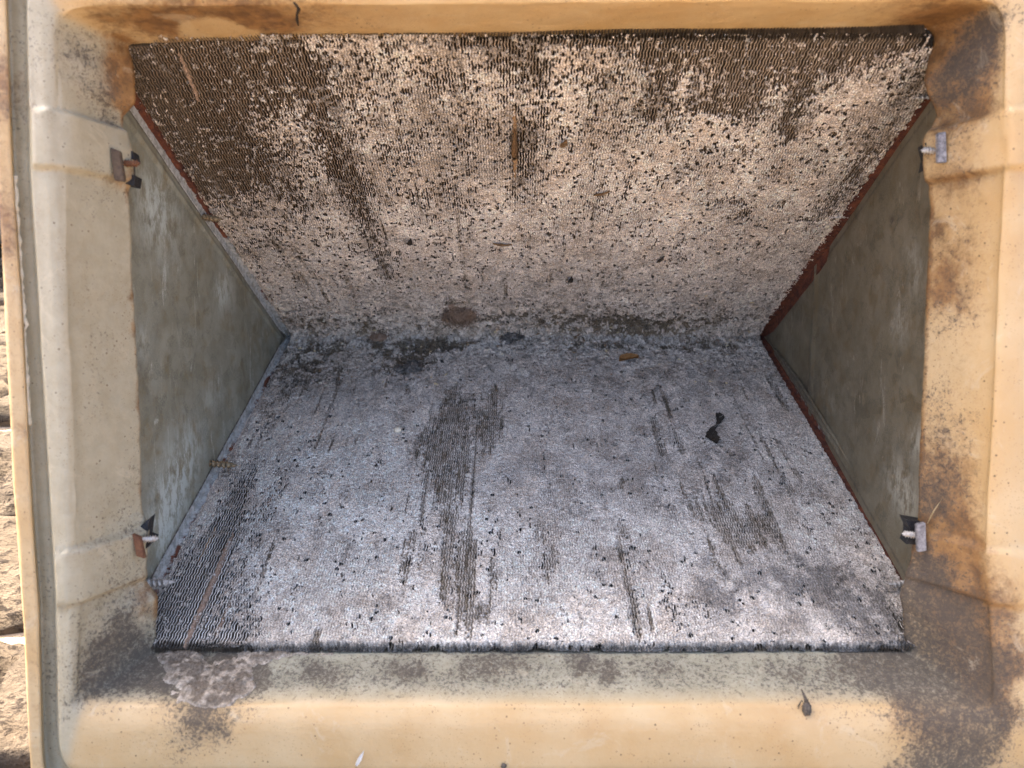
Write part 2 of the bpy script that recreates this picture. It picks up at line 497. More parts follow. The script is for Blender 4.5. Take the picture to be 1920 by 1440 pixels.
# a low step of shaded stones behind
wall = link('stone_step', None, None, 'low dark stone step in shade behind the pan at the left edge', 'stone step')
wall.location = (0, 0.80, 0)
def wall_stone_mesh(w, h, d, seed):
    bm = bmesh.new()
    bmesh.ops.create_cube(bm, size=1.0)
    bmesh.ops.subdivide_edges(bm, edges=bm.edges[:], cuts=6, use_grid_fill=True)
    rr = random.Random(seed)
    for v in bm.verts:
        c = v.co
        r = max(abs(c.x), abs(c.y), abs(c.z)) / max(1e-6, (abs(c.x) ** 8 + abs(c.y) ** 8 + abs(c.z) ** 8) ** (1 / 8))
        v.co = Vector((c.x * w, c.y * d, c.z * h)) * (0.35 * r + 0.65)
        v.co += Vector((rr.uniform(-1, 1), rr.uniform(-1, 1), rr.uniform(-1, 1))) * 0.006
    return bm_mesh('stone', bm, [M['wallstone']])
wz = 0.0
for rowi, hh in enumerate((0.13, 0.12, 0.09)):
    x = -1.6 + 0.13 * rowi
    while x < 1.5:
        w = random.uniform(0.18, 0.36)
        o = link('stone', wall_stone_mesh(w - 0.008, hh - 0.006, 0.32, int(x * 1000) + rowi), wall)
        o.location = (x + w / 2, 0.16 + random.uniform(-0.01, 0.01), wz + hh / 2)
        x += w
    wz += hh

# ------------------------------------------------------------------ evaporator coil
coil = thing('evaporator_coil', 'dusty finned cooling coil with two lint clogged panels meeting in a deep V', 'cooling coil')
PITCHX = 0.0019
NF = 273
X0 = -PITCHX * (NF - 1) / 2
LX = LS + 0.0065
LXS = {'upper': LS + 0.0095, 'lower': LS + 0.0065}

def wav(s):                                  # the corrugation of the fins
    q = (s / 0.0062) % 1.0
    return 0.00042 * (4 * np.abs(q - 0.5) - 1)

# blobs: (photo x, photo y, radius x, radius y, amount)
OPEN = {
 'upper': [(960,66,820,16,0.35),(1250,85,330,30,0.25),(860,200,300,70,0.10),(1150,260,300,80,0.08),(560,300,120,120,0.15),(300,120,172.5,72,1.04),(330,180,138,84,0.96),(430,130,161,72,0.60),(330,260,80.5,96,0.64),(430,300,103.5,96,0.40),(560,150,90,70,0.3),(560,110,80,30,0.35),
           (400,350,60,40,0.4),(480,330,60,40,0.35),
           (625,290,25.3,72,0.56),(660,350,27.6,72,0.56),(700,440,20.7,72,0.44),(725,500,13.8,36,0.40),(560,380,20,40,0.35),(500,430,25,40,0.35),(600,200,30,60,0.3),
           (960,95,51.75,33.6,0.68),(1000,140,45,30,0.4),(880,80,46,12,0.40),(840,150,51.75,30,0.44),(760,115,60,30,0.3),(975,280,16.1,90,0.48),(1000,270,13.8,84,0.40),
           (1130,75,103.5,10.8,0.64),(1120,150,46,21.6,0.40),(1240,140,29.9,78,0.72),(1215,210,57.5,21.6,0.40),(1260,100,69,30,0.68),(1340,85,103.5,26.4,0.80),(1450,100,138,42,0.80),(1400,140,80.5,33.6,0.48),(1560,110,126.5,54,0.64),(1640,80,80.5,26.4,0.64),(1700,75,34.5,18,0.56),
           (1340,190,69,30,0.64),(1390,200,46,26.4,0.64),(1490,195,20.7,42,0.80),(1470,235,18.4,24,0.56),(1480,255,10.35,16.8,0.80),(1690,180,23,36,0.48),(1625,285,32.2,48,0.44),(1590,340,32.2,48,0.44),(1550,390,24,30,0.4),(1440,330,20,20,0.4),(1390,400,23,19.2,0.40),(1375,375,40,10,0.4),
           (870,380,23,21.6,0.48),(700,210,40,50,0.2),(1100,120,400,60,0.12),(640,330,260,120,0.10),(470,470,40,40,0.3),(900,300,300,100,0.05),(880,440,40,40,0.12)],
 'lower': [(330,1160,70,90,1.3),(370,1080,50,90,1.2),(420,1000,35,80,0.9),(450,920,25,60,0.6),(430,1190,70,30,0.9),(450,1120,40,50,0.5),(520,920,30,20,0.35),(500,960,20,50,0.5),(480,870,30,30,0.25),
           (1540,930,30,40,0.3),(1500,910,30,20,0.25),(1570,990,30,30,0.15),(800,1150,40,30,0.2),(1190,1150,14,50,0.5),(1170,1020,8,60,0.3),(845,1190,20,15,0.4),(640,1100,60,40,0.06),(1690,1180,14,50,1.0)],
}
SOIL = {
 'upper': [(1190,615,45,18,0.8),(966,270,7,70,0.90),(560,590,90,30,0.42),(700,610,120,26,0.36),(860,585,30,26,0.54),(1000,600,200,20,0.33),(1200,600,160,26,0.45),(1320,590,60,40,0.30),(640,560,60,30,0.18),(1060,560,120,30,0.15),(560,520,40,40,0.40),(1440,560,30,40,0.36),(1460,480,30,30,0.40),(520,440,22,60,0.50),(650,330,30,70,0.50),(320,160,140,80,0.70),(1380,330,40,30,0.30),(1400,420,20,40,0.40),(960,580,300,60,0.15)],
 'lower': [(850,760,36,40,0.95),(815,840,42,55,1.00),(855,880,36,60,0.95),(925,790,26,60,0.75),(880,800,60,60,0.45),(848,970,20,100,1.0),(868,1080,26,60,1.00),(830,1110,12,30,0.70),(1010,990,14,40,0.55),(1035,1060,22,45,0.85),(1350,960,34,55,0.90),(1395,1000,50,40,0.80),(1300,950,24,40,0.50),(1340,1060,20,60,0.55),(1430,990,32,34,0.80),
           (645,920,12,34,0.70),(1170,1000,11,60,0.70),(1165,908,7,16,0.90),(905,1150,24,30,0.60),(1190,1170,16,30,0.70),(650,700,160,34,0.42),(560,690,60,40,0.45),(520,760,40,50,0.55),(770,680,50,24,0.7),(815,652,40,12,0.9),(700,655,200,18,0.36),(1000,655,400,12,0.30),(1330,655,90,22,0.48),(1150,650,120,16,0.36),(1450,700,40,30,0.30),(480,830,30,40,0.40),(430,950,14,60,0.60),(390,1080,8,80,0.70),(1080,930,20,30,0.40),(880,1040,12,50,0.50)],
}
GREY = {
 'upper': [(960,520,420,70,0.25),(820,250,40,30,0.3),(1300,160,30,14,0.4),(880,300,120,60,0.2),(500,420,100,120,0.15)],
 'lower': [(1640,1160,70,55,1.0),(1560,1100,140,40,0.55),(1480,1070,120,40,0.35),(1340,1100,40,60,0.5),(1280,870,200,90,0.3),(1000,900,120,60,0.25),(900,1150,30,30,0.55),(700,730,260,40,0.3),(1250,720,260,60,0.3),(1450,1170,120,40,0.25)],
}

def field(side, blobs, X, S):
    f = np.zeros(X.shape)
    for (px, py, rx, ry, a) in blobs:
        x0, s0 = panel(side, px, py)
        x1, _ = panel(side, px + rx, py)
        _, sa = panel(side, px, py - ry); _, sb = panel(side, px, py + ry)
        wx = abs(x1 - x0); ws = abs(sa - sb) / 2
        # smears follow the fins, i.e. s at constant x
        f = f + a * np.exp(-((X - x0) / wx) ** 2 - ((S - s0) / ws) ** 2)
    return f

def build_panel(side):
    LX = LXS[side]
    seed = 100 if side == 'upper' else 300
    # rows denser towards the opening, where they are near
    t = np.linspace(0, 1, 560)
    srow = LX * (0.62 * t ** 1.0 + 0.38 * (1 - (1 - t) ** 1.6))
    frac = np.array([-0.17, 0.17, 0.5])
    gx = (np.arange(NF)[:, None] + frac[None, :]).ravel() * PITCHX + X0
    nc, nr = len(gx), len(srow)
    X, S = np.meshgrid(gx, srow)
    big = fbm(X * 30, S * 30, 4, seed)
    warp = 0.006 * (fbm(X * 90, S * 60, 3, seed + 3) - 0.5)
    warp2 = 0.012 * (fbm(X * 90 + 7, S * 60, 3, seed + 4) - 0.5)
    soil = np.clip(field(side, SOIL[side], X + warp, S + warp2), 0, 1.3)
    grey = np.clip(field(side, GREY[side], X + warp, S + warp2), 0, 1)
    streak = vnoise(X / PITCHX * 0.9, S * 28, seed + 8)
    thinst = 0.75 * sstep(0.66, 0.82, vnoise(X / PITCHX * 0.45 + 9, S * 15, seed + 61)) * sstep(0.48, 0.62, fbm(X * 16, S * 9, 3, seed + 62)) * sstep(0.06, 0.12, S)
    soil = np.clip(soil + thinst * (0.75 if side == 'upper' else 1.0), 0, 1.3)
    # ---- openings, one per gap and cell
    gi = np.repeat(np.arange(NF), 3)[None, :].astype(float)
    cell = S / 0.0030 + 3.0 * _hash(gi + 0 * S, 0 * S, seed + 2)
    r_cell = _hash(gi + 0 * S, np.floor(cell), seed + 1)
    r_run = vnoise(gi * 0.55 + 0 * S, S * 70, seed + 6)
    r_clu = fbm(X * 110, S * 75, 3, seed + 7)
    rr = 0.62 * r_cell + 0.16 * r_run + 1.05 * (r_clu - 0.5) + 0.12
    base = (0.12 + 0.17 * sstep(0.10, 0.34, S)) if side == 'upper' else (0.03 + 0.05 * sstep(0.25, 0.41, S))
    p = field(side, OPEN[side], X, S) + base + (0.10 if side == 'upper' else 0.02) * (big - 0.5)
    op = rr < p * 0.62 + 0.05
    # irregular ends of each opening
    fc = np.zeros((nr - 1, nc - 1), bool)
    gapface = (np.arange(nc - 1) % 3) != 0
    fc[:, gapface] = op[:-1, :-1][:, gapface]
    fc &= (_hash(np.floor(X[:-1, :-1] * 1e5), np.floor(S[:-1, :-1] * 1e5), seed + 77) > 0.07)
    fc &= ~((fbm(X * 210, S * 230, 3, seed + 78) > 0.66)[:-1, :-1])
    # where the coil is bare the fin edges carry no lint either
    bare = p[:-1, :-1] + 1.0 * (r_clu[:-1, :-1] - 0.5) > 0.80
    finface = ~gapface
    fc[:, finface] = bare[:, finface] & (_hash(np.floor(S[:-1, :-1] / 0.004), gi[:, :-1] + 0 * S[:-1, :-1], seed + 5)[:, finface] < 0.96)
    # small pits and tears in the felt, off the fin rhythm
    pit = vnoise(X * 520, S * 430, seed + 21)
    fc |= (pit[:-1, :-1] > (0.90 if side == 'upper' else 0.955)) & (S[:-1, :-1] > 0.03)
    if side == 'lower':
        fc |= (S[:-1, :-1] > LX - 0.0034 + 0.003 * vnoise(X[:-1, :-1] * 420, 0 * X[:-1, :-1], seed + 66)) & (fbm(X[:-1, :-1] * 160, 0 * S[:-1, :-1], 4, seed + 65) > 0.56)
    else:
        fc |= (S[:-1, :-1] > LS - 0.001) & (np.abs(X[:-1, :-1]) > 0.229)
    w1, w2, wc = worley(X * 190 + warp * 60, S * 170, seed + 71)
    fc |= ((w1 < 0.16 + 0.22 * vnoise(X * 300, S * 300, seed + 72)) & (wc < (0.10 + 0.42 * p if side == 'upper' else 0.03 + 0.22 * p)))[:-1, :-1] & (S[:-1, :-1] > 0.04)
    # ---- felt relief
    gr = 780.0 if side == 'lower' else 640.0
    f1, f2, cid = worley(X * gr + 3 * warp * 100, S * gr * 0.85, seed + 12)
    crack = sstep(0.02, 0.22, f2 - f1)
    fl = fbm(X * 260, S * 260, 4, seed + 13)
    depth = sstep(0.0, 0.25, S)
    H = 0.0008 + 0.0016 * (big - 0.4) + 0.0012 * fl * (1.6 - depth) + 0.00085 * crack * (0.5 + 1.0 * cid)
    H += 0.010 * np.exp(-S / 0.010) * (0.5 + fl) + 0.0035 * np.exp(-S / 0.035) * (fl - 0.2) * 2
    ridge = 0.5 + 0.5 * np.cos(2 * np.pi * (X - X0) / PITCHX)
    smear = vnoise(X / PITCHX * 0.62 + 5, S * 55, seed + 9)
    away = sstep(0.05, 0.13, S); sq = np.sqrt(soil.clip(0, 1))
    mott = fbm(X * 130, S * 130, 4, seed + 10)
    bare_soil = sstep(0.42, 0.66, soil * 0.85 + sq * (away * (0.6 * (streak - 0.5) + 0.45 * (smear - 0.5)) + 0.6 * (cid - 0.5) + (1.7 - 0.9 * away) * (mott - 0.5)) + 0.3 * (fl - 0.5))
    H = H - 0.0014 * bare_soil + 0.0012 * bare_soil * (ridge - 0.5) * sstep(0.05, 0.12, S)
    H += 0.0004 * (RNG.random(H.shape) - 0.5)
    # lint curls down into every opening
    n_open = np.zeros((nr, nc))
    for a in (0, 1):
        for b in (0, 1):
            n_open[a:nr - 1 + a, b:nc - 1 + b] += fc
    H = H - 0.0048 * sstep(LX - 0.004, LX, S + 0.006 * (fl - 0.5)) * (p < 0.45) * (side == 'lower')
    H = np.where(np.abs(X) > W / 2 - 0.005, np.minimum(H, 0.0012), H)
    H += 0.0005 * (ridge - 0.5) * sstep(0.10, 0.34, S)
    H = H - 0.00032 * n_open - 0.0009 * np.clip(p - 0.4, 0, 0.6)
    # ---- colour of the mat, darker in cracks, round openings and at the lower rim
    lint = np.array([0.97, 0.86, 0.745])
    if side == 'lower': lint = np.array([0.97, 0.875, 0.755])
    C = np.ones(X.shape + (3,)) * lint
    v = (0.98 + 0.25 * (cid - 0.5) + 0.5 * (fl - 0.45))
    v = v * (0.72 + 0.28 * crack)
    C = C * np.clip(v, 0.25, 1.25)[..., None]
    tan = sstep(0.45, 0.7, fbm(X * 70, S * 50, 4, seed + 31))[..., None] * 0.35
    C = C * (1 - tan) + tan * np.array([0.56, 0.43, 0.31]) * np.clip(v, 0.3, 1.2)[..., None]
    g = (grey * 1.35 * (0.35 + 1.0 * sstep(0.3, 0.65, fbm(X * 120, S * 90, 4, seed + 33)) + 0.5 * (fl - 0.4)) * (0.45 + 0.8 * cid))[..., None].clip(0, 0.8)
    C = C * (1 - g) + g * np.array([0.20, 0.185, 0.17])
    b = (bare_soil * 0.92 * (1 - away * 0.62 * sstep(0.35, 0.75, ridge * (0.45 + 1.0 * vnoise(X / PITCHX * 1.3, S * 130, seed + 14)))))[..., None]
    brown = np.array([0.13, 0.098, 0.058]) * (0.45 + 1.3 * ridge * streak + 0.5 * fl)[..., None]
    C = C * (1 - b) + b * brown
    dark = sstep(0.52, 0.72, fbm(X * 260, S * 260, 4, seed + 41)) * (0.55 * (1 - sstep(0.04, 0.16, S)) + 0.16)
    dark = np.maximum(dark, 0.5 * sstep(0.55, 0.75, fbm(X * 60, S * 45, 5, seed + 43)) * sstep(0.45, 0.6, fbm(X * 400, S * 400, 3, seed + 44)))
    C = C * (1 - dark[..., None] * 0.8) + dark[..., None] * 0.8 * np.array([0.06, 0.048, 0.038])
    fold = (np.exp(-S / 0.016) * 0.75)[..., None]
    C = C * (1 - fold) + fold * np.array([0.40, 0.31, 0.23]) * np.clip(0.3 + 1.6 * (mott - 0.15), 0.2, 1.5)[..., None]
    spk = (RNG.random(X.shape) < 0.05)
    C[spk] *= 0.55
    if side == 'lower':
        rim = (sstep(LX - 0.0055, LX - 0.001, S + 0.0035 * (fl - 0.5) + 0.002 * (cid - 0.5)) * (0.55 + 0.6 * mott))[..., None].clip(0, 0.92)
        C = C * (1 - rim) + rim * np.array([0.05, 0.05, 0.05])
    C = C * (1 - 0.16 * n_open[..., None] / 4)
    C = np.clip(C, 0.01, 0.95)
    col_w = (0.62 if side == 'upper' else 0.42) * sstep(0.10, 0.34, S) * sstep(0.36, 0.62, fbm(X * 45 + 3, S * 26, 4, seed + 46))
    C *= (1 - col_w * (1 - ridge) * (0.5 + 0.9 * vnoise(X / PITCHX, S * 240, seed + 47)).clip(0, 1.2))[..., None]  # darkness of the gaps between lint columns painted into the colour
    # shade of the fin gaps painted into the felt where it is thin
    thin = sstep(0.18, 0.5, p)
    C *= (1 - 0.35 * thin * (1 - ridge))[..., None]
    JX = X + wav(S) * sstep(0.02, 0.06, S) + (RNG.random(X.shape) - 0.5) * 0.00016
    JS = S + (RNG.random(X.shape) - 0.5) * 0.00035
    gs = SGN[side]
    V = np.stack([JX, YA - JS * CA - H * SA, ZA + gs * JS * SA - gs * H * CA], -1)
    keep = ~fc
    faces = grid_faces(nr, nc)[keep.ravel()]
    if side == 'upper': faces = faces[:, ::-1]
    me = np_mesh('lint_mat', V.reshape(-1, 3), faces, [M['lint']], C.reshape(-1, 3))
    link('lint_mat', me, coil, kind='stuff',
         label='beige lint mat on the upper fin panel, pitted with dark holes' if side == 'upper' else 'bluish grey lint mat on the lower fin panel, scraped to brown in streaks')

    # ---- the fins below, wavy strips standing in the panel
    ns = 250
    s1 = np.linspace(0.004, LX - 0.0005, ns)
    FI, SS = np.meshgrid(np.arange(NF), s1, indexing='ij')
    if side == 'upper':
        SS = np.where(np.abs(FI * PITCHX + X0) > 0.227, np.minimum(SS, LS - 0.001), SS)
    xc = FI * PITCHX + X0 + wav(SS) + 0.00018 * (vnoise(FI * 3.3, SS * 60, seed + 51) - 0.5) * 2
    top = -0.0002 - 0.0006 * vnoise(FI * 1.7, SS * 40, seed + 52)
    pf = field(side, SOIL[side], xc, SS)
    lightness = 0.26 + 0.22 * vnoise(FI * 0.35, SS * 30, seed + 53)
    if side == 'upper':
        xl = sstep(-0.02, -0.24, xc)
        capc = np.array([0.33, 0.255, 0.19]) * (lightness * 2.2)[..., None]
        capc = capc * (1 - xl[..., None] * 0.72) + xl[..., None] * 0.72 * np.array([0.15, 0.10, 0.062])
    else:
        capc = np.array([0.66, 0.63, 0.57]) * (lightness * 2.5)[..., None]
    capc = capc * (1 - 0.9 * sstep(LX - 0.006, LX - 0.003, SS + 0.002 * vnoise(FI * 0.6, SS * 0, seed + 57)))[..., None]
    half = 0.00027
    def pt(x, h):
        return np.stack([x, YA - SS * CA - h * SA, ZA + gs * SS * SA - gs * h * CA], -1)
    a = pt(xc - half, top); bq = pt(xc + half, top); c2 = pt(xc, top - 0.0001); dq = pt(xc, top - 0.016)
    V = np.concatenate([q.reshape(-1, 3) for q in (a, bq, c2, dq)])
    n0 = NF * ns
    i = np.arange(NF)[:, None]; j = np.arange(ns - 1)[None, :]
    k = (i * ns + j).ravel()
    capf = np.stack([k, k + n0, k + n0 + 1, k + 1], -1)
    sidef = np.stack([k + 2 * n0, k + 3 * n0, k + 3 * n0 + 1, k + 2 * n0 + 1], -1)
    sidec = np.ones((n0, 3)) * np.array([0.115, 0.088, 0.062]) * (0.6 + 0.8 * vnoise(FI * 0.9, SS * 50, seed + 55)).reshape(-1, 1)
    cc = np.concatenate([capc.reshape(-1, 3)] * 2 + [sidec] * 2)
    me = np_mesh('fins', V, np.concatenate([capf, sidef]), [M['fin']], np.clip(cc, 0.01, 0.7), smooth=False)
    link('fins', me, coil, kind='stuff', label='thin wavy metal fins of the %s panel' % side)

    # ---- clogged core: slab added behind the fins to stop light leaking through
    bm = bmesh.new()
    q = []
    xe = W / 2 if side == 'lower' else 0.2275
    for x in (-xe, xe):
        for (s, h) in ((-0.004, -0.015), (LX - 0.001, -0.015), (LS + 0.001, -0.045), (-0.03, -0.045)):
            q.append(bm.verts.new(on_panel(side, x, s, h)))
    for f in ((0, 1, 2, 3), (7, 6, 5, 4), (0, 4, 5, 1), (1, 5, 6, 2), (2, 6, 7, 3), (3, 7, 4, 0)):
        bm.faces.new([q[z] for z in f])
    link('core_light_block', bm_mesh('core_light_block', bm, [M['core']], False), coil)

build_panel('upper')
build_panel('lower')

# ---- dirt packed in some gaps: long narrow strips sunk between the fins
def dirt_strip(side, pts, width, h, mat):
    bm = bmesh.new()
    prev = None
    xs = [panel(side, *q) for q in pts]
    (xa, sa), (xb, sb) = xs[0], xs[-1]
    n = 60
    for k in range(n + 1):
        f = k / n
        x = xa + (xb - xa) * f; s = sa + (sb - sa) * f
        x = x + float(wav(np.array(s)))
        w = width * (0.7 + 0.6 * random.random()) * min(1, 6 * f + 0.3, 6 * (1 - f) + 0.3)
        hh = h + random.uniform(-0.0006, 0.0006)
        row = [bm.verts.new(on_panel(side, x + w * q, s, hh - e)) for q, e in ((-0.5, 0.003), (-0.35, 0.0), (0.0, -0.0004), (0.35, 0), (0.5, 0.003))]
        if prev:
            for z in range(4): bm.faces.new((prev[z], prev[z + 1], row[z + 1], row[z]))
        prev = row
    link('packed_dirt', bm_mesh('packed_dirt', bm, [mat]), coil, label='strip of brown dirt packed between fins')
dirt_strip('lower', [(437, 1000), (345, 1214)], 0.0042, 0.0004, M['brownlint'])
dirt_strip('lower', [(520, 915), (480, 985)], 0.003, 0.0006, M['brownlint'])
dirt_strip('lower', [(460, 1060), (405, 1190)], 0.0022, -0.0006, M['brownlint'])
dirt_strip('lower', [(405, 985), (372, 1050)], 0.0020, -0.001, M['leaf'])
dirt_strip('upper', [(964, 200), (966, 330)], 0.0030, 0.0014, M['leaf'])
dirt_strip('upper', [(335, 100), (372, 190)], 0.0022, 0.0002, M['brownlint'])

# ---- end plates of galvanised sheet
def gauss3(V, pts):
    out = np.zeros(V.shape[0])
    for (c, r, a) in pts:
        d2 = ((V - np.array(c)) ** 2).sum(1)
        out += a * np.exp(-d2 / r ** 2)
    return out

def end_plate(sgn):
    nq, ny = 240, 150
    yv = np.linspace(-0.012, YA - 0.004, ny); qv = np.linspace(-1.0, 1.0, nq)
    Y, Q = np.meshgrid(yv, qv, indexing='ij')
    hh = (YA - Y) * math.tan(ALPHA) + 0.006
    Z = ZA + Q * hh
    X = np.full(Y.shape, sgn * 0.2625)
    X = X + sgn * 0.0018 * (fbm(Y * 18 + 3, Z * 18, 3, 61 + int(sgn)) - 0.5)
    if sgn > 0:
        yb = 0.225
        X = np.where(Y > yb, X, X - 0.030 * (yb - Y) * 1.0)
        X = X - 0.0015 * np.exp(-((Y - yb) / 0.004) ** 2)
    else:
        e = (hh - np.abs(Z - ZA)) * CA
        X = X + 0.0012 * np.exp(-((e - 0.022) / 0.002) ** 2) * (Q > 0)
    V = np.stack([X, Y, Z], -1).reshape(-1, 3)
    f = grid_faces(ny, nq)
    if sgn > 0:
        white_sheen_pts = [(PX(1690, 900, 0.2605), 0.018, 0.8), (PX(1722, 830, 0.256), 0.012, 1.1), (PX(1700, 940, 0.255), 0.016, 1.0), (PX(1560, 760, 0.26), 0.01, 0.5), (PX(1690, 610, 0.257), 0.014, 0.7), (PX(1720, 520, 0.256), 0.012, 0.7), (PX(1710, 470, 0.256), 0.01, 0.6), (PX(1480, 620, 0.2625), 0.02, 0.3)]
        dpts = [(PX(1440, 620, 0.2625), 0.03, 0.7), (PX(1520, 730, 0.2625), 0.02, 0.7), (PX(1680, 415, 0.2595), 0.004, 1.2), (PX(1495, 560, 0.2625), 0.02, 0.5)]
    else:
        white_sheen_pts = [(PX(420, 550, -0.2625), 0.02, 0.5), (PX(410, 545, -0.2625), 0.012, 0.6), (PX(300, 410, -0.2625), 0.035, 0.6), (PX(400, 740, -0.2625), 0.02, 0.35), (PX(262, 640, -0.2625), 0.012, 0.5), (PX(350, 850, -0.2625), 0.028, 0.7), (PX(320, 930, -0.2625), 0.026, 1.0), (PX(300, 990, -0.2625), 0.02, 1.0), (PX(285, 380, -0.2625), 0.02, 0.7)]  # white marks, plus sky reflection painted as a bluish patch at lower left
        dpts = [(PX(255, 700, -0.2625), 0.010, 0.4), (PX(530, 640, -0.2625), 0.012, 0.5)]
    edge = ((hh - np.abs(Z - ZA)) * CA).ravel()
    seam_shade = np.exp(-((edge - (0.0146 if sgn < 0 else 0.014)) / 0.0011) ** 2) * (1.0 if sgn < 0 else 0.6)  # painted shadow line of the gap along the flange edge
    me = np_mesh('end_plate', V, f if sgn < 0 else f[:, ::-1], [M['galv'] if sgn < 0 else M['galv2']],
                 attrs={'white': gauss3(V, white_sheen_pts), 'dirt': gauss3(V, dpts) + seam_shade * 1.3})  # dirt here includes the painted gap shadow
    o = link('end_plate', me, coil, label='grey green galvanised end plate streaked with white marks and a painted sky sheen' if sgn < 0 else 'brown grey galvanised end plate folded along a vertical bend')
    md = o.modifiers.new('thickness', 'SOLIDIFY'); md.thickness = 0.0012; md.offset = -1
    return o
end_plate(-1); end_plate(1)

def end_flange(sgn, side, width, rust_lo, rust_hi, lip, label):
    # strip on the end plate along a panel, folded over the ends of the fins
    ns = 150
    sv = np.linspace(0.004, LX, ns)
    x_in = sgn * 0.2606
    prof = [(x_in + sgn * 0.0012, width + 0.0002), (x_in, width), (x_in, width * 0.66), (x_in, width * 0.33), (x_in, 0.0034), (x_in - sgn * 0.0005, 0.0028), (x_in - sgn * lip * 0.5, 0.0026), (x_in - sgn * lip, 0.0022), (x_in - sgn * lip, -0.003)]
    V = []; rust = []
    for s in sv:
        taper = min(1.0, 0.25 + s / 0.05)
        for k, (x, h) in enumerate(prof):
            jag = 0.0
            if k >= 6: jag = sgn * 0.0042 * (float(fbm(np.array(s * 190.0), np.array(k * 0.1), 4, 71 + int(sgn))) - 0.5)
            hh = h * taper if k < 5 else h
            p = on_panel(side, x + jag, s, hh)
            V.append(p)
            f = k / (len(prof) - 1)
            rust.append(rust_hi + (rust_lo - rust_hi) * min(1, f * 1.25))
    V = np.array(V); nq = len(prof)
    S = np.repeat(sv, nq)
    if sgn < 0:
        S_ = S / LS
        rust = np.array(rust) - (0.55 * (1 - sstep(0.42, 0.62, S_)) if side == 'upper' else 0.25)
    rust = np.array(rust) + 0.55 * (fbm(S * 40, S * 0 + 3, 3, 81 + int(sgn * 3)) - 0.5)
    me = np_mesh('end_flange', V, grid_faces(ns, nq), [M['rust']], attrs={'rust': rust}, smooth=False)
    o = link('end_flange', me, coil, label=label)
end_flange(-1, 'upper', 0.0092, 0.95, -0.15, 0.0028, 'whitish steel flange rusted along the fin ends, left of the upper panel')
end_flange(-1, 'lower', 0.0082, 0.75, -0.15, 0.0028, 'whitish steel flange with rust spots, left of the lower panel')
end_flange(1, 'upper', 0.0120, 1.0, 0.95, 0.0085, 'deep red rusted flange, right of the upper panel')
end_flange(1, 'lower', 0.0065, 1.0, 0.55, 0.0048, 'narrow rusty flange, right of the lower panel')

# fold strip of the right plate along the lower panel
def fold_strip():
    ns = 90
    sv = np.linspace(0.05, LX, ns)
    prof = [(0.2608, 0.006), (0.2590, 0.010), (0.2596, 0.013), (0.2588, 0.017), (0.2598, 0.0185)]
    V = np.array([on_panel('lower', x, s, h * min(1, 0.5 + s / 0.25)) for s in sv for (x, h) in prof])
    d = np.repeat(1 - sstep(0.1, 0.25, sv), len(prof)) * 0.8
    me = np_mesh('fold_strip', V, grid_faces(ns, len(prof)), [M['galv2']], attrs={'white': d * 0 + 0.3, 'dirt': d}, smooth=False)
    link('fold_strip', me, coil)
fold_strip()

# ---- self tapping screws whose points stick through the flanges
def screw_mesh(length, r, mat, tip=0.35, head=False):
    bm = bmesh.new()
    nseg, turns = 12, 6
    n = 72
    prev = None
    for k in range(n + 1):
        f = k / n
        x = f * length
        taper = 1.0 if f < 1 - tip else max(0.08, (1 - f) / tip)
        ring = []
        for j in range(nseg):
            a = 2 * math.pi * j / nseg
            ph = (f * turns - j / nseg) % 1.0
            thr = max(0.0, 1 - abs(ph - 0.5) * 4.5)
            rad = r * taper * (0.66 + 0.38 * thr)
            ring.append(bm.verts.new((x, rad * math.cos(a), rad * math.sin(a))))
        if prev:
            for j in range(nseg):
                bm.faces.new((prev[j], prev[(j + 1) % nseg], ring[(j + 1) % nseg], ring[j]))
        else:
            bm.faces.new(ring[::-1])
        prev = ring
    bm.faces.new(prev)
    return bm_mesh('screw', bm, [mat], True)

def screw(parent, base, direction, length, r, mat, label=None, tip=0.3, name='screw'):
    o = link(name, screw_mesh(length, r, mat, tip), parent, label)
    o.matrix_local = Matrix.Translation(base) @ Vector(direction).to_track_quat('X', 'Z').to_matrix().to_4x4()
    return o

screw(coil, PX(392, 868, -0.262), (1, -0.05, -0.08), 0.024, 0.0034, M['brass'], 'yellowed screw point through the lower left flange')
screw(coil, PX(378, 406, -0.262), (1, -0.05, -0.15), 0.017, 0.0031, M['brass'], 'brown screw point through the upper left flange')
screw(coil, PX(272, 1093, -0.262), (1, 0.0, 0.03), 0.021, 0.0036, M['zinc'], 'dull screw point at the bottom left corner of the fins')
screw(coil, PX(1572, 873, 0.262), (-1, -0.05, 0.03), 0.020, 0.0020, M['zinc'], 'pale screw point through the lower right flange')
screw(coil, PX(1598, 405, 0.262), (-1, -0.05, -0.08), 0.018, 0.0018, M['zinc'], 'pale screw point through the upper right flange')
screw(coil, PX(1712, 1093, 0.258), (-1, -0.1, 0.0), 0.018, 0.0024, M['zinc'], 'whitish screw point beside the bottom right corner of the fins')
screw(coil, PX(1760, 182, 0.258), (-1, 0, -0.04), 0.018, 0.0015, M['zinc'], 'thin pale screw point at the top right corner of the fins')

# ------------------------------------------------------------------ drain pan
pan = thing('drain_pan', 'yellowed beige plastic drain pan, stained and dusty, framing the opening of the coil', 'drain pan')
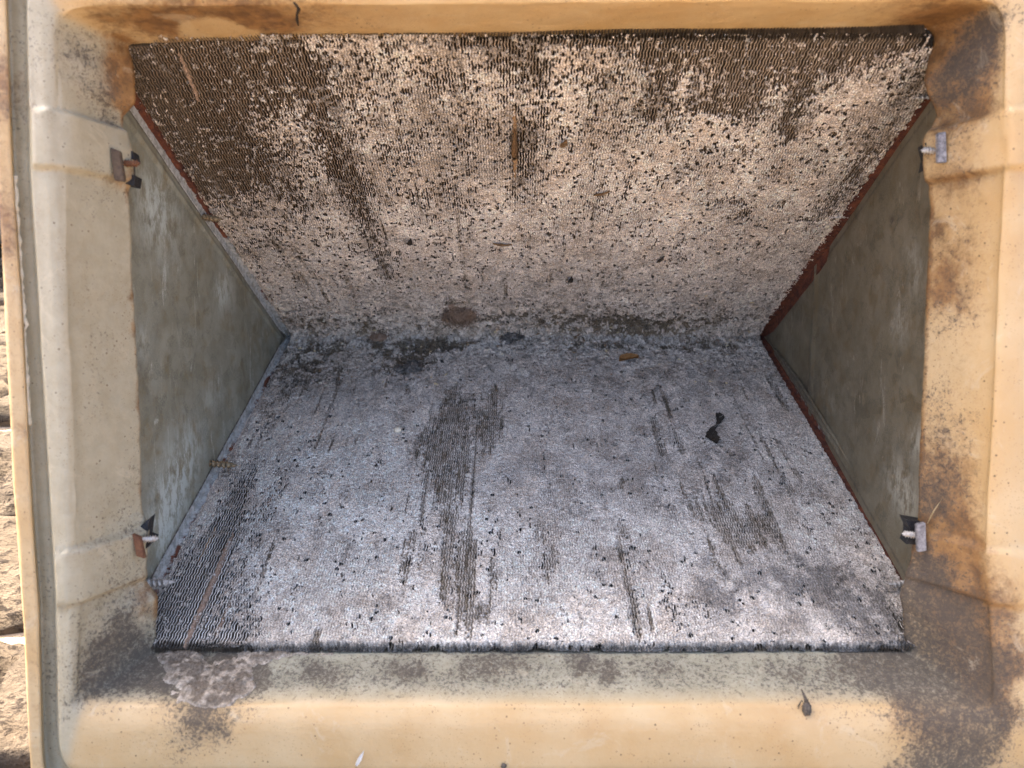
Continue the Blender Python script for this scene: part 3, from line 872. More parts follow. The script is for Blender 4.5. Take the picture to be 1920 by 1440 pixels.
# loops: depth y, then top / right / bottom / left edges as photo points (corner to corner)
IN_TOP = [(238,84),(300,80),(400,76),(480,75),(640,73),(800,72),(900,69),(1000,66),(1200,62),(1400,60),(1560,58),(1640,54),(1690,50),(1728,51),(1747,56)]
IN_RIGHT = [(1747,56),(1752,72),(1748,95),(1737,125),(1733,150),(1740,175),(1752,200),(1757,218),(1748,240),(1738,262),(1737,310),(1742,345),(1742,380),(1738,500),(1731,700),(1723,900),(1718,1000),(1712,1052),(1704,1075),(1690,1100),(1685,1118),(1692,1145),(1695,1180),(1696,1216)]
IN_BOT = [(296,1221),(340,1217),(420,1218),(500,1216),(700,1216),(900,1216),(1200,1216),(1500,1215),(1600,1215),(1696,1216)]
IN_LEFT = [(238,84),(248,110),(252,150),(256,190),(248,203),(234,216),(231,240),(236,262),(244,285),(245,345),(240,362),(243,420),(250,540),(257,640),(262,760),(266,900),(267,955),(276,975),(272,1020),(268,1062),(273,1086),(286,1104),(297,1116),(296,1145),(291,1180),(296,1221)]
LOOPS = [
 (0.0050, 'in', -8.0), (0.0, 'in', 0.0),
 (-0.0360, [(125,24),(1868,8)], [(1868,8),(1866,300),(1856,600),(1842,900),(1836,1000),(1846,1340)], [(160,1306),(1846,1306)], [(125,24),(140,320),(146,560),(162,960),(168,1130),(160,1306)]),
 (-0.0435, [(100,8),(1886,-8)], [(1886,-8),(1884,300),(1872,600),(1856,900),(1852,1000),(1868,1360)], [(140,1336),(1868,1336)], [(100,8),(112,320),(122,560),(138,960),(146,1130),(140,1336)]),
 (-0.0462, [(78,-22),(1915,-36)], [(1915,-36),(1910,600),(1895,1000),(1900,1385)], [(128,1375),(1900,1375)], [(78,-22),(88,320),(99,560),(116,960),(126,1130),(128,1375)]),
 (-0.0450, [(50,-70),(1962,-84)], [(1962,-84),(1955,600),(1938,1000),(1945,1460)], [(112,1450),(1945,1450)], [(50,-70),(58,320),(73,560),(96,960),(106,1130),(112,1450)]),
 (-0.0380, [(46,-78),(1970,-90)], [(1970,-90),(1962,600),(1945,1000),(1952,1470)], [(108,1460),(1952,1460)], [(46,-78),(54,320),(70,560),(93,960),(103,1130),(108,1460)]),
 (-0.0375, [(12,-110),(2010,-120)], [(2010,-120),(2000,600),(1985,1000),(1985,1508)], [(86,1500),(1985,1500)], [(12,-110),(27,320),(43,560),(64,960),(76,1130),(86,1500)]),
 (-0.0455, [(6,-112),(2016,-122)], [(2016,-122),(2006,600),(1991,1000),(1991,1512)], [(80,1504),(1991,1504)], [(6,-112),(21,320),(38,560),(59,960),(71,1130),(80,1504)]),
 (-0.0455, [(-18,-140),(2050,-150)], [(2050,-150),(2040,600),(2030,1000),(2030,1545)], [(62,1535),(2030,1535)], [(-18,-140),(-3,320),(12,640),(26,900),(46,1180),(62,1535)]),
]
NSIDE = (380, 300)     # along top/bottom, along left/right
def edge_pts(pts, n, horiz, y, extra=0.0):
    pts = np.array(pts, float)
    k = pts[:, 0] if horiz else pts[:, 1]
    if horiz:
        q = np.linspace(k[0], k[-1], n, endpoint=False); o = np.interp(q, k, pts[:, 1]); P2 = np.stack([q, o], -1)
    else:
        q = np.linspace(k[0], k[-1], n, endpoint=False); o = np.interp(q, k, pts[:, 0]); P2 = np.stack([o, q], -1)
    return np.array([P(a, b, y) for a, b in P2])

def loop(y, top, right, bot, left):
    a = edge_pts(top, NSIDE[0], True, y)
    b = edge_pts(right, NSIDE[1], False, y)
    c = edge_pts(bot[::-1], NSIDE[0], True, y) if False else edge_pts(bot, NSIDE[0] + 1, True, y)
    c = np.array([P(q[0], q[1], y) for q in zip(np.linspace(bot[-1][0], bot[0][0], NSIDE[0], endpoint=False),
                                               np.interp(np.linspace(bot[-1][0], bot[0][0], NSIDE[0], endpoint=False), [p[0] for p in bot], [p[1] for p in bot]))])
    zz = np.linspace(left[-1][1], left[0][1], NSIDE[1], endpoint=False)
    d = np.array([P(q[0], q[1], y) for q in zip(np.interp(zz, [p[1] for p in left], [p[0] for p in left]), zz)])
    return np.concatenate([a, b, c, d])

def smooth_corners(L, it):
    n = len(L)
    cs = [0, NSIDE[0], NSIDE[0] + NSIDE[1], 2 * NSIDE[0] + NSIDE[1]]
    w = np.zeros(n)
    idx = np.arange(n)
    for c in cs:
        dd = np.minimum((idx - c) % n, (c - idx) % n)
        w = np.maximum(w, np.exp(-(dd / 26.0) ** 2))
    for _ in range(it):
        av = (np.roll(L, 1, 0) + np.roll(L, -1, 0)) * 0.5
        L = L + (av - L) * w[:, None]
    return L

rings = []
for k, lp in enumerate(LOOPS):
    if lp[1] == 'in':
        base = loop(lp[0], IN_TOP, IN_RIGHT, IN_BOT, IN_LEFT)
        if k == 0:
            c = np.array([0.0, lp[0], ZA]); v = base - c; v[:, 1] = 0
            base = base + v / np.linalg.norm(v, axis=1)[:, None] * 0.003
        base = smooth_corners(base, 4 if k else 4)
        rings.append(base)
    else:
        rings.append(smooth_corners(loop(*lp), 60 if 2 <= k <= 5 else 110))
# outer wall, then an added back flange that seals out light behind the opening
def shifted(L, y, grow):
    c = np.array([0.0, 0.0, ZA]); v = L - c; v[:, 1] = 0
    u = np.zeros_like(L)
    n = len(L); a, b = NSIDE
    N_ = np.zeros_like(L)
    N_[:a, 2] = 1; N_[a:a + b, 0] = 1; N_[a + b:2 * a + b, 2] = -1; N_[2 * a + b:, 0] = -1
    for _ in range(30): N_ = (np.roll(N_, 1, 0) + np.roll(N_, -1, 0)) / 2
    L = L + N_ * grow
    L[:, 1] = y
    return L
rings.append(shifted(rings[-1].copy(), -0.042, 0.0025))
rings.append(shifted(rings[-1].copy(), 0.020, 0.004))
rings.append(shifted(rings[-1].copy(), 0.021, -0.020))
# interpolate between rings
SUB = [2, 22, 6, 6, 5, 3, 4, 3, 4, 2, 4, 3]
def cr(p0, p1, p2, p3, t):
    return 0.5 * ((2 * p1) + (-p0 + p2) * t + (2 * p0 - 5 * p1 + 4 * p2 - p3) * t * t + (-p0 + 3 * p1 - 3 * p2 + p3) * t ** 3)
rows = []; rowt = []
for k in range(len(rings) - 1):
    p1, p2 = rings[k], rings[k + 1]
    for q in range(SUB[k]):
        t = q / SUB[k]
        if 2 <= k <= 3:
            rows.append(cr(rings[k - 1], p1, p2, rings[k + 2], t))
        else:
            rows.append(p1 * (1 - t) + p2 * t)
        rowt.append(k + t)
rows.append(rings[-1]); rowt.append(len(rings) - 1)
G = np.array(rows)
rowt = np.array(rowt)
nrow, ncol = G.shape[:2]
# inward direction (towards the opening) per column
a_, b_ = NSIDE
INW = np.zeros((ncol, 3))
INW[:a_, 2] = -1; INW[a_:a_ + b_, 0] = -1; INW[a_ + b_:2 * a_ + b_, 2] = 1; INW[2 * a_ + b_:, 0] = 1
for _ in range(60): INW = (np.roll(INW, 1, 0) + np.roll(INW, -1, 0)) / 2
side_mask = np.zeros(ncol); side_mask[a_ + 8:a_ + b_ - 8] = 1; side_mask[2 * a_ + b_ + 8:-8] = 1
# raised bosses across both side walls
def band(z, z0, z1, e=0.0016):
    return sstep(z0 - e, z0 + e, z) * (1 - sstep(z1 - e, z1 + e, z))
zl = lambda px, py: P(px, py, -0.044).z
ZB = [(zl(95, 316), zl(95, 207)), (zl(118, 1132), zl(118, 1030))]
Z = G[:, :, 2]
boss = np.zeros(Z.shape)
for z0, z1 in ZB: boss = np.maximum(boss, band(Z, z0, z1))
boss = boss * side_mask[None, :] * (sstep(0.9, 1.1, rowt) * (1 - sstep(4.6, 5.0, rowt)))[:, None]
fr = sstep(1.9, 3.2, rowt)[:, None]
G = G + boss[..., None] * 0.0042 * (INW[None] * (1 - fr)[..., None] + np.array([0, -1.0, 0]) * fr[..., None] * 0.7)
# lower wall of the side walls bows a little; the whole moulding is uneven
ux = np.arange(ncol) / 40.0
GX, GY = np.meshgrid(ux, rowt * 1.5)
G[:, :, 1] += 0.0012 * (fbm(GX, GY, 3, 91) - 0.5) * (rowt > 1.2)[:, None]
G += INW[None] * (0.0016 * (fbm(GX * 1.7, GY, 3, 95) - 0.5) * ((rowt > 0.5) & (rowt < 5))[:, None])[..., None]
lip = (0.0011 * (fbm(np.arange(ncol) / 5.0, np.zeros(ncol), 3, 97) - 0.5))
G[1:3] += INW[None] * lip[None, :, None]
V = G.reshape(-1, 3)

def blob(px, py, y, r, a): return (P(px, py, y), r, a)
DIRT = [ # grey to black dust
 blob(200,1180,-0.02,0.022,0.55),blob(190,1250,-0.03,0.02,0.8),blob(230,1230,-0.02,0.022,0.8),blob(270,1250,-0.015,0.018,0.7),blob(165,1290,-0.034,0.012,0.9),blob(215,1150,-0.015,0.012,0.5),
 blob(330,1270,-0.02,0.022,1.1),blob(400,1260,-0.015,0.022,1.2),blob(450,1270,-0.02,0.014,0.9),blob(400,1300,-0.033,0.016,1.0),blob(480,1285,-0.022,0.014,0.75),blob(560,1275,-0.02,0.016,0.75),blob(640,1275,-0.02,0.016,0.7),blob(720,1262,-0.018,0.016,0.55),blob(760,1268,-0.02,0.012,0.6),blob(860,1262,-0.018,0.018,0.6),blob(940,1250,-0.01,0.018,0.5),blob(1090,1250,-0.012,0.012,0.55),
 blob(1120,1250,-0.012,0.016,0.8),blob(1150,1262,-0.02,0.010,0.7),blob(1230,1255,-0.015,0.014,0.45),blob(1350,1250,-0.012,0.018,0.5),blob(1470,1265,-0.02,0.020,0.65),blob(1560,1260,-0.016,0.026,0.7),blob(1640,1255,-0.012,0.024,0.85),
 blob(1740,1160,-0.015,0.030,1.2),blob(1760,1240,-0.02,0.030,1.25),blob(1790,1290,-0.03,0.026,1.1),blob(1820,1330,-0.04,0.018,0.9),blob(1720,1290,-0.028,0.020,0.9),blob(1730,1095,-0.01,0.018,1.1),blob(1780,1200,-0.02,0.028,0.8),
 blob(1790,1390,-0.044,0.022,0.7),blob(1840,1400,-0.045,0.02,0.9),blob(1720,1425,-0.046,0.016,0.5),blob(1790,1435,-0.046,0.018,0.7),blob(1690,1445,-0.046,0.014,0.4),
 blob(130,100,-0.03,0.012,0.4),blob(160,140,-0.02,0.014,0.55),blob(185,170,-0.015,0.016,0.5),blob(140,130,-0.03,0.008,0.6),blob(205,215,-0.01,0.010,0.45),blob(200,235,-0.008,0.008,0.5),
 blob(1860,60,-0.03,0.016,0.9),blob(1840,110,-0.02,0.016,0.8),blob(1810,150,-0.015,0.014,0.75),blob(1850,30,-0.035,0.014,0.7),blob(1775,170,-0.01,0.010,0.6),
 blob(230,920,-0.008,0.010,0.3),blob(240,985,-0.008,0.008,0.3),blob(225,1040,-0.01,0.010,0.3),blob(165,800,-0.03,0.010,0.25),
 blob(1760,760,-0.006,0.016,0.35),blob(1780,820,-0.01,0.02,0.45),blob(1770,900,-0.01,0.02,0.5),blob(1760,950,-0.01,0.016,0.5),blob(1790,600,-0.015,0.012,0.3),
 blob(560,10,-0.036,0.006,0.5),blob(860,40,-0.02,0.012,0.25),blob(700,30,-0.02,0.014,0.25),blob(340,1400,-0.046,0.012,0.45),blob(380,1370,-0.046,0.012,0.5),blob(360,1335,-0.044,0.010,0.4),
 blob(40,200,-0.038,0.012,0.3),blob(60,60,-0.042,0.014,0.3),
]
BROWN = [
 blob(215,150,-0.008,0.016,0.7),blob(240,120,-0.004,0.012,0.8),blob(300,30,-0.03,0.022,0.7),blob(200,25,-0.03,0.014,0.5),blob(420,40,-0.03,0.03,0.35),blob(520,20,-0.036,0.03,0.4),blob(240,170,-0.003,0.010,0.9),
 blob(1780,60,-0.01,0.03,0.8),blob(1800,100,-0.01,0.024,0.9),blob(1770,130,-0.006,0.02,0.9),blob(1830,180,-0.02,0.02,0.4),blob(1700,20,-0.03,0.03,0.5),
 blob(1800,320,-0.015,0.016,0.35),blob(1780,500,-0.015,0.02,0.35),blob(1775,560,-0.01,0.012,0.6),blob(1750,420,-0.004,0.008,0.5),blob(1760,900,-0.01,0.03,0.55),blob(1780,1000,-0.012,0.024,0.85),blob(1800,1070,-0.02,0.02,0.85),blob(1820,1120,-0.03,0.022,0.9),blob(1840,1200,-0.03,0.024,1.0),blob(1855,1290,-0.04,0.018,0.9),blob(1870,1380,-0.045,0.014,0.7),blob(1760,1050,-0.01,0.018,0.8),
 blob(250,640,-0.002,0.008,0.5),blob(255,760,-0.002,0.008,0.45),blob(250,560,-0.002,0.008,0.5),blob(250,930,-0.003,0.012,0.5),blob(270,1110,-0.004,0.012,0.6),blob(225,330,-0.006,0.010,0.5),blob(280,1140,-0.004,0.010,0.5),
 blob(640,20,-0.03,0.02,0.3),blob(1000,30,-0.03,0.03,0.12),blob(420,1360,-0.046,0.014,0.3),blob(1760,1360,-0.045,0.02,0.6),blob(1700,1340,-0.044,0.015,0.4),
 blob(30,800,-0.045,0.006,0.4),blob(25,420,-0.045,0.02,0.5),blob(15,160,-0.045,0.02,0.5),
]
rr_ = rowt[:, None] + np.zeros((1, ncol))
cc_ = np.arange(ncol)[None, :] + np.zeros((nrow, 1))
is_l = (cc_ >= 2 * a_ + b_); is_b = (cc_ >= a_ + b_) & ~is_l; is_r = (cc_ >= a_) & (cc_ < a_ + b_); is_t = cc_ < a_
Gx, Gy, Gz = G[..., 0], G[..., 1], G[..., 2]
big_n = fbm(Gx * 25 + Gy * 20, Gz * 25, 4, 110)
pale = 0.75 * is_l * (1 - sstep(5.4, 6.6, rr_)) + 0.95 * is_b * (1 - sstep(1.7, 2.5, rr_))  # sky light on the left side and bottom wall painted in as grey green
groove = sstep(4.8, 5.4, rr_) * (1 - sstep(7.0, 7.3, rr_))
pale = np.maximum(pale, 0.8 * groove * is_l)
brown0 = 0.30 * is_r * (1 - sstep(1.7, 2.3, rr_)) + 0.12 * is_t + 0.30 * sstep(7.6, 8.2, rr_) * is_l
dirt0 = 0.10 * groove * is_l + 0.30 * is_r * (1 - sstep(1.6, 2.2, rr_)) * sstep(0.4, 0.65, big_n) + 0.24 * is_l * (1 - sstep(1.7, 2.2, rr_)) * sstep(0.42, 0.6, big_n) + is_b * (1 - sstep(1.7, 2.1, rr_)) * (0.16 + 0.40 * sstep(0.40, 0.6, big_n)) + 0.10 * sstep(0.5, 0.65, big_n) * (rr_ > 2)
# grime along the steps of the bosses and on the cut edge
for z0, z1 in ZB:
    for zc in (z0, z1):
        ln = np.exp(-((Gz - zc) / 0.0016) ** 2) * side_mask[None, :] * sstep(0.9, 1.2, rr_) * (1 - sstep(3.0, 4.2, rr_))
        brown0 = brown0 + ln * (0.35 + 0.8 * big_n); dirt0 = dirt0 + ln * 0.5 * sstep(0.4, 0.7, big_n)
brown0 = brown0 + 0.30 * (rr_ < 1.06) * (is_l | is_r)
PALE = 0
def smooth_cols(A):
    for _ in range(12): A = (np.roll(A, 1, 1) + 2 * A + np.roll(A, -1, 1)) / 4
    return A
pale = smooth_cols(pale)
wob = np.stack([fbm(V[:, 0] * 60 + V[:, 1] * 40, V[:, 2] * 60, 3, 101) - 0.5, 0 * V[:, 0], fbm(V[:, 0] * 60 - V[:, 1] * 40 + 9, V[:, 2] * 60, 3, 102) - 0.5], -1) * 0.03
me = np_mesh('pan_shell', V, grid_faces(nrow, ncol, True)[:, ::-1], [M['plastic']],
             attrs={'dirt': np.clip(gauss3(V + wob, DIRT) + smooth_cols(dirt0).ravel(), 0, 1.4), 'brown': np.clip(gauss3(V + wob, BROWN) + gauss3(V + wob, [blob(500, 45, -0.02, 0.020, 0.45), blob(340, 60, -0.015, 0.016, 0.5), blob(430, 25, -0.03, 0.022, 0.4)]) - gauss3(V + wob * 0.5, [blob(385, 58, -0.014, 0.011, 1.3), blob(425, 55, -0.014, 0.012, 1.4), blob(455, 62, -0.010, 0.008, 1.0)]) + smooth_cols(brown0).ravel(), 0, 1.2), 'pale': np.clip(pale.ravel(), 0, 1)})
shell = link('pan_shell', me, pan)

# ---- nearest point of the pan surface to a photo point, for what lies on it
_d = V - np.array([XC, -D, 0.0])
_fw = _d[:, 1] * CT - _d[:, 2] * ST
_px = 960 + F * _d[:, 0] / _fw
_py = 720 - F * (_d[:, 1] * ST + _d[:, 2] * CT) / _fw
_ok = np.repeat((rowt > 0.9) & (rowt < 9.2), ncol)
_nr = np.zeros((nrow, ncol, 3))
du = np.roll(G, -1, 1) - np.roll(G, 1, 1)
dv = np.gradient(G, axis=0)
_nr = np.cross(du, dv); _nr /= np.linalg.norm(_nr, axis=2)[..., None] + 1e-12
_view = -_d.reshape(nrow, ncol, 3)
flip = np.sign((_nr * _view).sum(2)); _nr = (_nr * flip[..., None]).reshape(-1, 3)
def on_pan(px, py):
    e = (_px - px) ** 2 + (_py - py) ** 2 + np.where(_ok, 0, 1e9)
    k = int(np.argmin(e))
    return Vector(V[k]), Vector(_nr[k])

# ---- clips on the bosses: slot, bent tab and screw
def box_bm(bm, c, ax, ay, az, sx, sy, sz):
    q = []
    for i in (-1, 1):
        for j in (-1, 1):
            for k in (-1, 1):
                q.append(bm.verts.new(c + ax * (i * sx / 2) + ay * (j * sy / 2) + az * (k * sz / 2)))
    for f in ((0, 1, 3, 2), (4, 6, 7, 5), (0, 4, 5, 1), (2, 3, 7, 6), (0, 2, 6, 4), (1, 5, 7, 3)):
        bm.faces.new([q[z] for z in f])

def clip(sgn, tab_px, tab_w, slot_px, screw_px, ys, mat, smat, label):
    """tab_px: four photo corners of the bent tab; slot_px: outline of the dark bracket behind."""
    y_tab, y_slot = ys
    y_tab = min(on_pan(x, y)[0].y for x, y in tab_px) - 0.001
    bm = bmesh.new()
    front = [P(x, y, y_tab) for x, y in tab_px]
    a = [bm.verts.new(p) for p in front]
    b = [bm.verts.new(p + Vector((0, 0.0030, 0))) for p in front]
    bm.faces.new(a); bm.faces.new(b[::-1])
    for k in range(4):
        bm.faces.new((a[k], a[(k + 1) % 4], b[(k + 1) % 4], b[k]))
    bmesh.ops.bevel(bm, geom=bm.edges[:], offset=0.0004, segments=2, affect='EDGES')
    t = link('mounting_clip', bm_mesh('mounting_clip', bm, [mat], False), pan, label)
    bm = bmesh.new()
    fr = [P(x, y, y_slot) for x, y in slot_px]
    a = [bm.verts.new(p) for p in fr]
    b = [bm.verts.new(p + Vector((sgn * 0.002, 0.012, 0))) for p in fr]
    bm.faces.new(a); bm.faces.new(b[::-1])
    for k in range(len(a)):
        bm.faces.new((a[k], a[(k + 1) % len(a)], b[(k + 1) % len(a)], b[k]))
    link('bracket_hollow', bm_mesh('bracket_hollow', bm, [M['black']], False), t)  # black plate also stands in for the shaded hollow of the slot
    p = P(screw_px[0], screw_px[1], y_slot - 0.004)
    screw(t, p, (-sgn, 0.12, 0.02 if sgn < 0 else 0.1), 0.0095, 0.0023, smat, None, 0.2)
    return t
clip(-1, [(206,276),(224,283),(233,340),(214,338)], 0, [(222,278),(248,283),(251,297),(241,300),(241,326),(254,329),(251,348),(228,343)], (232,306), (-0.010, -0.004), M['browntab'], M['rusttab'], 'dull brown clip on the upper left boss with a coppery screw')
clip(-1, [(247,1001),(262,1008),(271,1048),(255,1043)], 0, [(250,998),(280,972),(277,990),(275,1008),(287,1013),(270,1034),(262,1010)], (268,1011), (-0.012, -0.004), M['rusttab'], M['zinc'], 'rust brown clip on the lower left boss')
clip(1, [(1759,249),(1774,246),(1776,304),(1759,305)], 0, [(1735,268),(1760,256),(1760,300),(1736,318),(1741,295),(1737,278)], (1757,284), (-0.016, -0.004), M['tab'], M['zinc'], 'grey zinc clip on the upper right boss')
clip(1, [(1719,984),(1736,980),(1738,1033),(1722,1036)], 0, [(1698,974),(1733,980),(1722,1000),(1722,1022),(1699,1020),(1706,1004),(1706,990)], (1720,1004), (-0.012, -0.004), M['tab'], M['zinc'], 'grey zinc clip on the lower right boss')

# crack in the top of the pan
def tube(bm, pts, r, n=5):
    prev = None
    for k, p in enumerate(pts):
        d = (pts[min(k + 1, len(pts) - 1)] - pts[max(k - 1, 0)]).normalized()
        u = d.orthogonal().normalized(); w = d.cross(u)
        rr = r[k] if isinstance(r, (list, tuple)) else r
        ring = [bm.verts.new(p + (u * math.cos(2 * math.pi * j / n) + w * math.sin(2 * math.pi * j / n)) * rr) for j in range(n)]
        if prev:
            for j in range(n): bm.faces.new((prev[j], prev[(j + 1) % n], ring[(j + 1) % n], ring[j]))
        else: bm.faces.new(ring[::-1])
        prev = ring
    bm.faces.new(prev)
bm = bmesh.new()
cp = [on_pan(x, y)[0] for x, y in ((552, 2), (556, 10), (561, 18), (558, 28), (556, 38), (560, 47))]
tube(bm, cp, [0.0007, 0.0009, 0.001, 0.0007, 0.0009, 0.0003])
link('crack', bm_mesh('crack', bm, [M['crack']]), pan, label='short black crack in the upper edge of the pan')

bm = bmesh.new()
rs = random.Random(3)
sb = [on_pan(x + rs.uniform(-1.5, 1.5), y)[0] + Vector((0, -0.0005, 0)) for x, y in zip(np.interp(range(330, 800, 9), (330, 600, 800), (28, 47, 57)), range(330, 800, 9))]
tube(bm, sb, [rs.uniform(0.0005, 0.0021) for _ in sb], 6)
link('sealant_bead', bm_mesh('sealant_bead', bm, [M['pebble']]), pan, label='ragged pale sealant bead in the groove of the left rim')

# ------------------------------------------------------------------ loose dirt
def leaf_mesh(L, Wd, mat, curl=0.25, notch=False, seed=0):
    rr = random.Random(seed)
    bm = bmesh.new()
    n, m = 12, 4
    top = []
    for i in range(n + 1):
        f = i / n
        w = Wd * (math.sin(math.pi * f ** 0.8) ** 0.75 + 0.04) * (1 + 0.25 * (rr.random() - 0.5))
        row = []
        for j in range(m + 1):
            g = j / m * 2 - 1
            z = curl * Wd * (g * g) + 0.12 * L * math.sin(math.pi * f) * 0.5 + rr.uniform(-1, 1) * 0.0002
            row.append(bm.verts.new(((f - 0.5) * L, g * w / 2, z)))
        top.append(row)
    for i in range(n):
        for j in range(m):
            bm.faces.new((top[i][j], top[i + 1][j], top[i + 1][j + 1], top[i][j + 1]))
    r = bmesh.ops.solidify(bm, geom=bm.faces[:], thickness=0.0004)
    return bm_mesh('leaf', bm, [mat])

def lump_mesh(r, mat, rough=0.3, sub=3, seed=0, flat=0.6, fibres=0):
    bm = bmesh.new()
    bmesh.ops.create_icosphere(bm, subdivisions=sub, radius=r)
    q = Vector((seed * 3.1, seed * 1.7, 0))
    from mathutils import noise as mn
    for v in bm.verts:
        n = mn.noise(v.co / r * 1.1 + q) + 0.6 * mn.noise(v.co / r * 2.7 + q) + 0.35 * mn.noise(v.co / r * 6 + q)
        v.co *= 1 + rough * n
        v.co.z *= flat
    rr = random.Random(seed)
    for k in range(fibres * 3):
        d = Vector((rr.gauss(0, 1), rr.gauss(0, 1), abs(rr.gauss(0, 0.6)))).normalized()
        p = Vector((d.x * r, d.y * r, d.z * r * flat)) * rr.uniform(0.5, 1.1)
        e = d.cross(Vector((rr.gauss(0, 1), rr.gauss(0, 1), rr.gauss(0, 1)))).normalized()
        q1 = rr.uniform(0.2, 0.9)
        pts = [p, p + d * r * 0.15 + e * r * 0.3 * q1, p + d * r * 0.1 + e * r * q1]
        tube(bm, pts, 0.00022, 3)
    return bm_mesh('lump', bm, [mat])

def lay(name, me, label, cat, side, px, py, rot=0.0, h=0.0, group=None, tilt=0.0):
    group = {'lint clump': 'lint clumps along the fold', 'pebble': 'pebbles on the lower panel and in the fold', 'leaf bit': 'leaf bits caught on the lint mats'}.get(cat, group)
    o = link(name, me, None, label, cat, group)
    if side == 'pan':
        p, n = on_pan(px, py)
        u = n.orthogonal().normalized()
        x = Vector((1, 0, 0)); x = (x - n * x.dot(n)).normalized()
        y = n.cross(x)
    else:
        xx, s = panel(side, px, py)
        x, y, n = panel_frame(side)
        p = on_panel(side, xx, s, 0)
        y = n.cross(x)
    m = Matrix((x, y, n)).transposed().to_4x4()
    m.translation = p + n * h
    o.matrix_world = TM @ m @ Matrix.Rotation(rot, 4, 'Z') @ Matrix.Rotation(tilt, 4, 'Y')
    return o

lay('dry_leaf', leaf_mesh(0.022, 0.010, M['orange'], 0.4, seed=1), 'small curled orange leaf bit on the lower panel just below the fold', 'leaf bit', 'lower', 1178, 681, 0.3, 0.004)
lay('pebble', lump_mesh(0.0034, M['pebble'], 0.12, 3, 2, 0.7), 'round cream pebble lying alone on the left half of the lower panel', 'pebble', 'lower', 746, 811, 0, 0.003)
lay('lint_clump', lump_mesh(0.0085, M['darklint'], 0.35, 4, 3, 0.6, 60), 'larger of two dark fuzzy clumps on the lower panel, left below the fold', 'lint clump', 'lower', 776, 694, 0, 0.003)
lay('lint_clump', lump_mesh(0.005, M['darklint'], 0.35, 3, 4, 0.6, 40), 'smaller of two dark fuzzy clumps on the lower panel, left below the fold', 'lint clump', 'lower', 748, 697, 0, 0.003)
lay('lint_clump', lump_mesh(0.011, M['darklint'], 0.6, 4, 5, 0.6, 120), 'dark fuzzy ball of lint in the middle of the fold between the panels', 'lint clump', 'lower', 962, 640, 0, 0.006)
lay('lint_clump', lump_mesh(0.016, M['brownlint'], 0.7, 4, 6, 0.22, 160), 'rust brown fluffy clump on the upper panel just above the fold', 'lint clump', 'upper', 862, 585, 0, 0.003)
lay('pebble', lump_mesh(0.0045, M['pebble'], 0.15, 3, 7, 0.8), 'tan pebble in the fold left of the dark lint ball', 'pebble', 'lower', 876, 637, 0, 0.008)
lay('pebble', lump_mesh(0.0042, M['pebble'], 0.2, 3, 8, 0.8), 'yellowish pebble in the fold right of the dark lint ball', 'pebble', 'lower', 990, 632, 0, 0.009)
lay('pebble', lump_mesh(0.0042, M['pebble'], 0.15, 3, 9, 0.8), 'pale pebble at the far right of the fold', 'pebble', 'lower', 1250, 634, 0, 0.007)
lay('pebble', lump_mesh(0.0036, M['pebble'], 0.15, 3, 10, 0.8), 'small pale pebble beside the dark tuft in the fold', 'pebble', 'lower', 1206, 636, 0, 0.008)
lay('dry_leaf', leaf_mesh(0.026, 0.016, M['leaf'], 0.3, seed=11), 'tan pointed leaf standing in the fold between the panels', 'leaf bit', 'lower', 1078, 634, 1.5, 0.012, tilt=-0.6)
lay('dry_leaf', leaf_mesh(0.026, 0.008, M['darkleaf'], 0.3, seed=12), 'blackish narrow leaf lying in the fold', 'leaf bit', 'lower', 1030, 630, 0.1, 0.011)
lay('lint_clump', lump_mesh(0.010, M['brownlint'], 0.35, 3, 17, 0.6, 80), 'small brown tangle of hair at the left end of the fold', 'lint clump', 'lower', 712, 640, 0, 0.006)
lay('dry_leaf', leaf_mesh(0.017, 0.0034, M['leaf'], 0.3, seed=20), 'slim brown leaf lying crosswise on the middle of the upper panel', 'leaf bit', 'upper', 942, 451, -0.12, 0.0028)
lay('dry_leaf', leaf_mesh(0.034, 0.0050, M['leaf'], 0.4, seed=21), 'long brown leaf hanging along the fins of the upper panel', 'leaf bit', 'upper', 965, 262, 1.57, 0.0026)
lay('dry_leaf', leaf_mesh(0.012, 0.0045, M['darkleaf'], 0.3, seed=22), 'dark flake hanging on the lower right of the upper panel', 'leaf bit', 'upper', 1070, 518, 1.5, 0.0026)
lay('dry_leaf', leaf_mesh(0.011, 0.0045, M['darkleaf'], 0.3, seed=23), 'dark brown flake on the left half of the upper panel', 'leaf bit', 'upper', 769, 447, 1.3, 0.0026)
lay('dry_leaf', leaf_mesh(0.009, 0.0042, M['leaf'], 0.3, seed=24), 'grey brown flake right of the long hanging leaf', 'leaf bit', 'upper', 1057, 262, 1.2, 0.0024)
lay('dry_leaf', leaf_mesh(0.013, 0.0035, M['leaf'], 0.3, seed=25), 'slanting brown flake below the open fins of the upper panel', 'leaf bit', 'upper', 1128, 356, 0.4, 0.0024)
lay('dry_leaf', leaf_mesh(0.012, 0.0040, M['darkleaf'], 0.3, seed=26), 'dark flake on the right half of the upper panel, highest of the dark ones', 'leaf bit', 'upper', 1237, 481, 1.2, 0.0024)
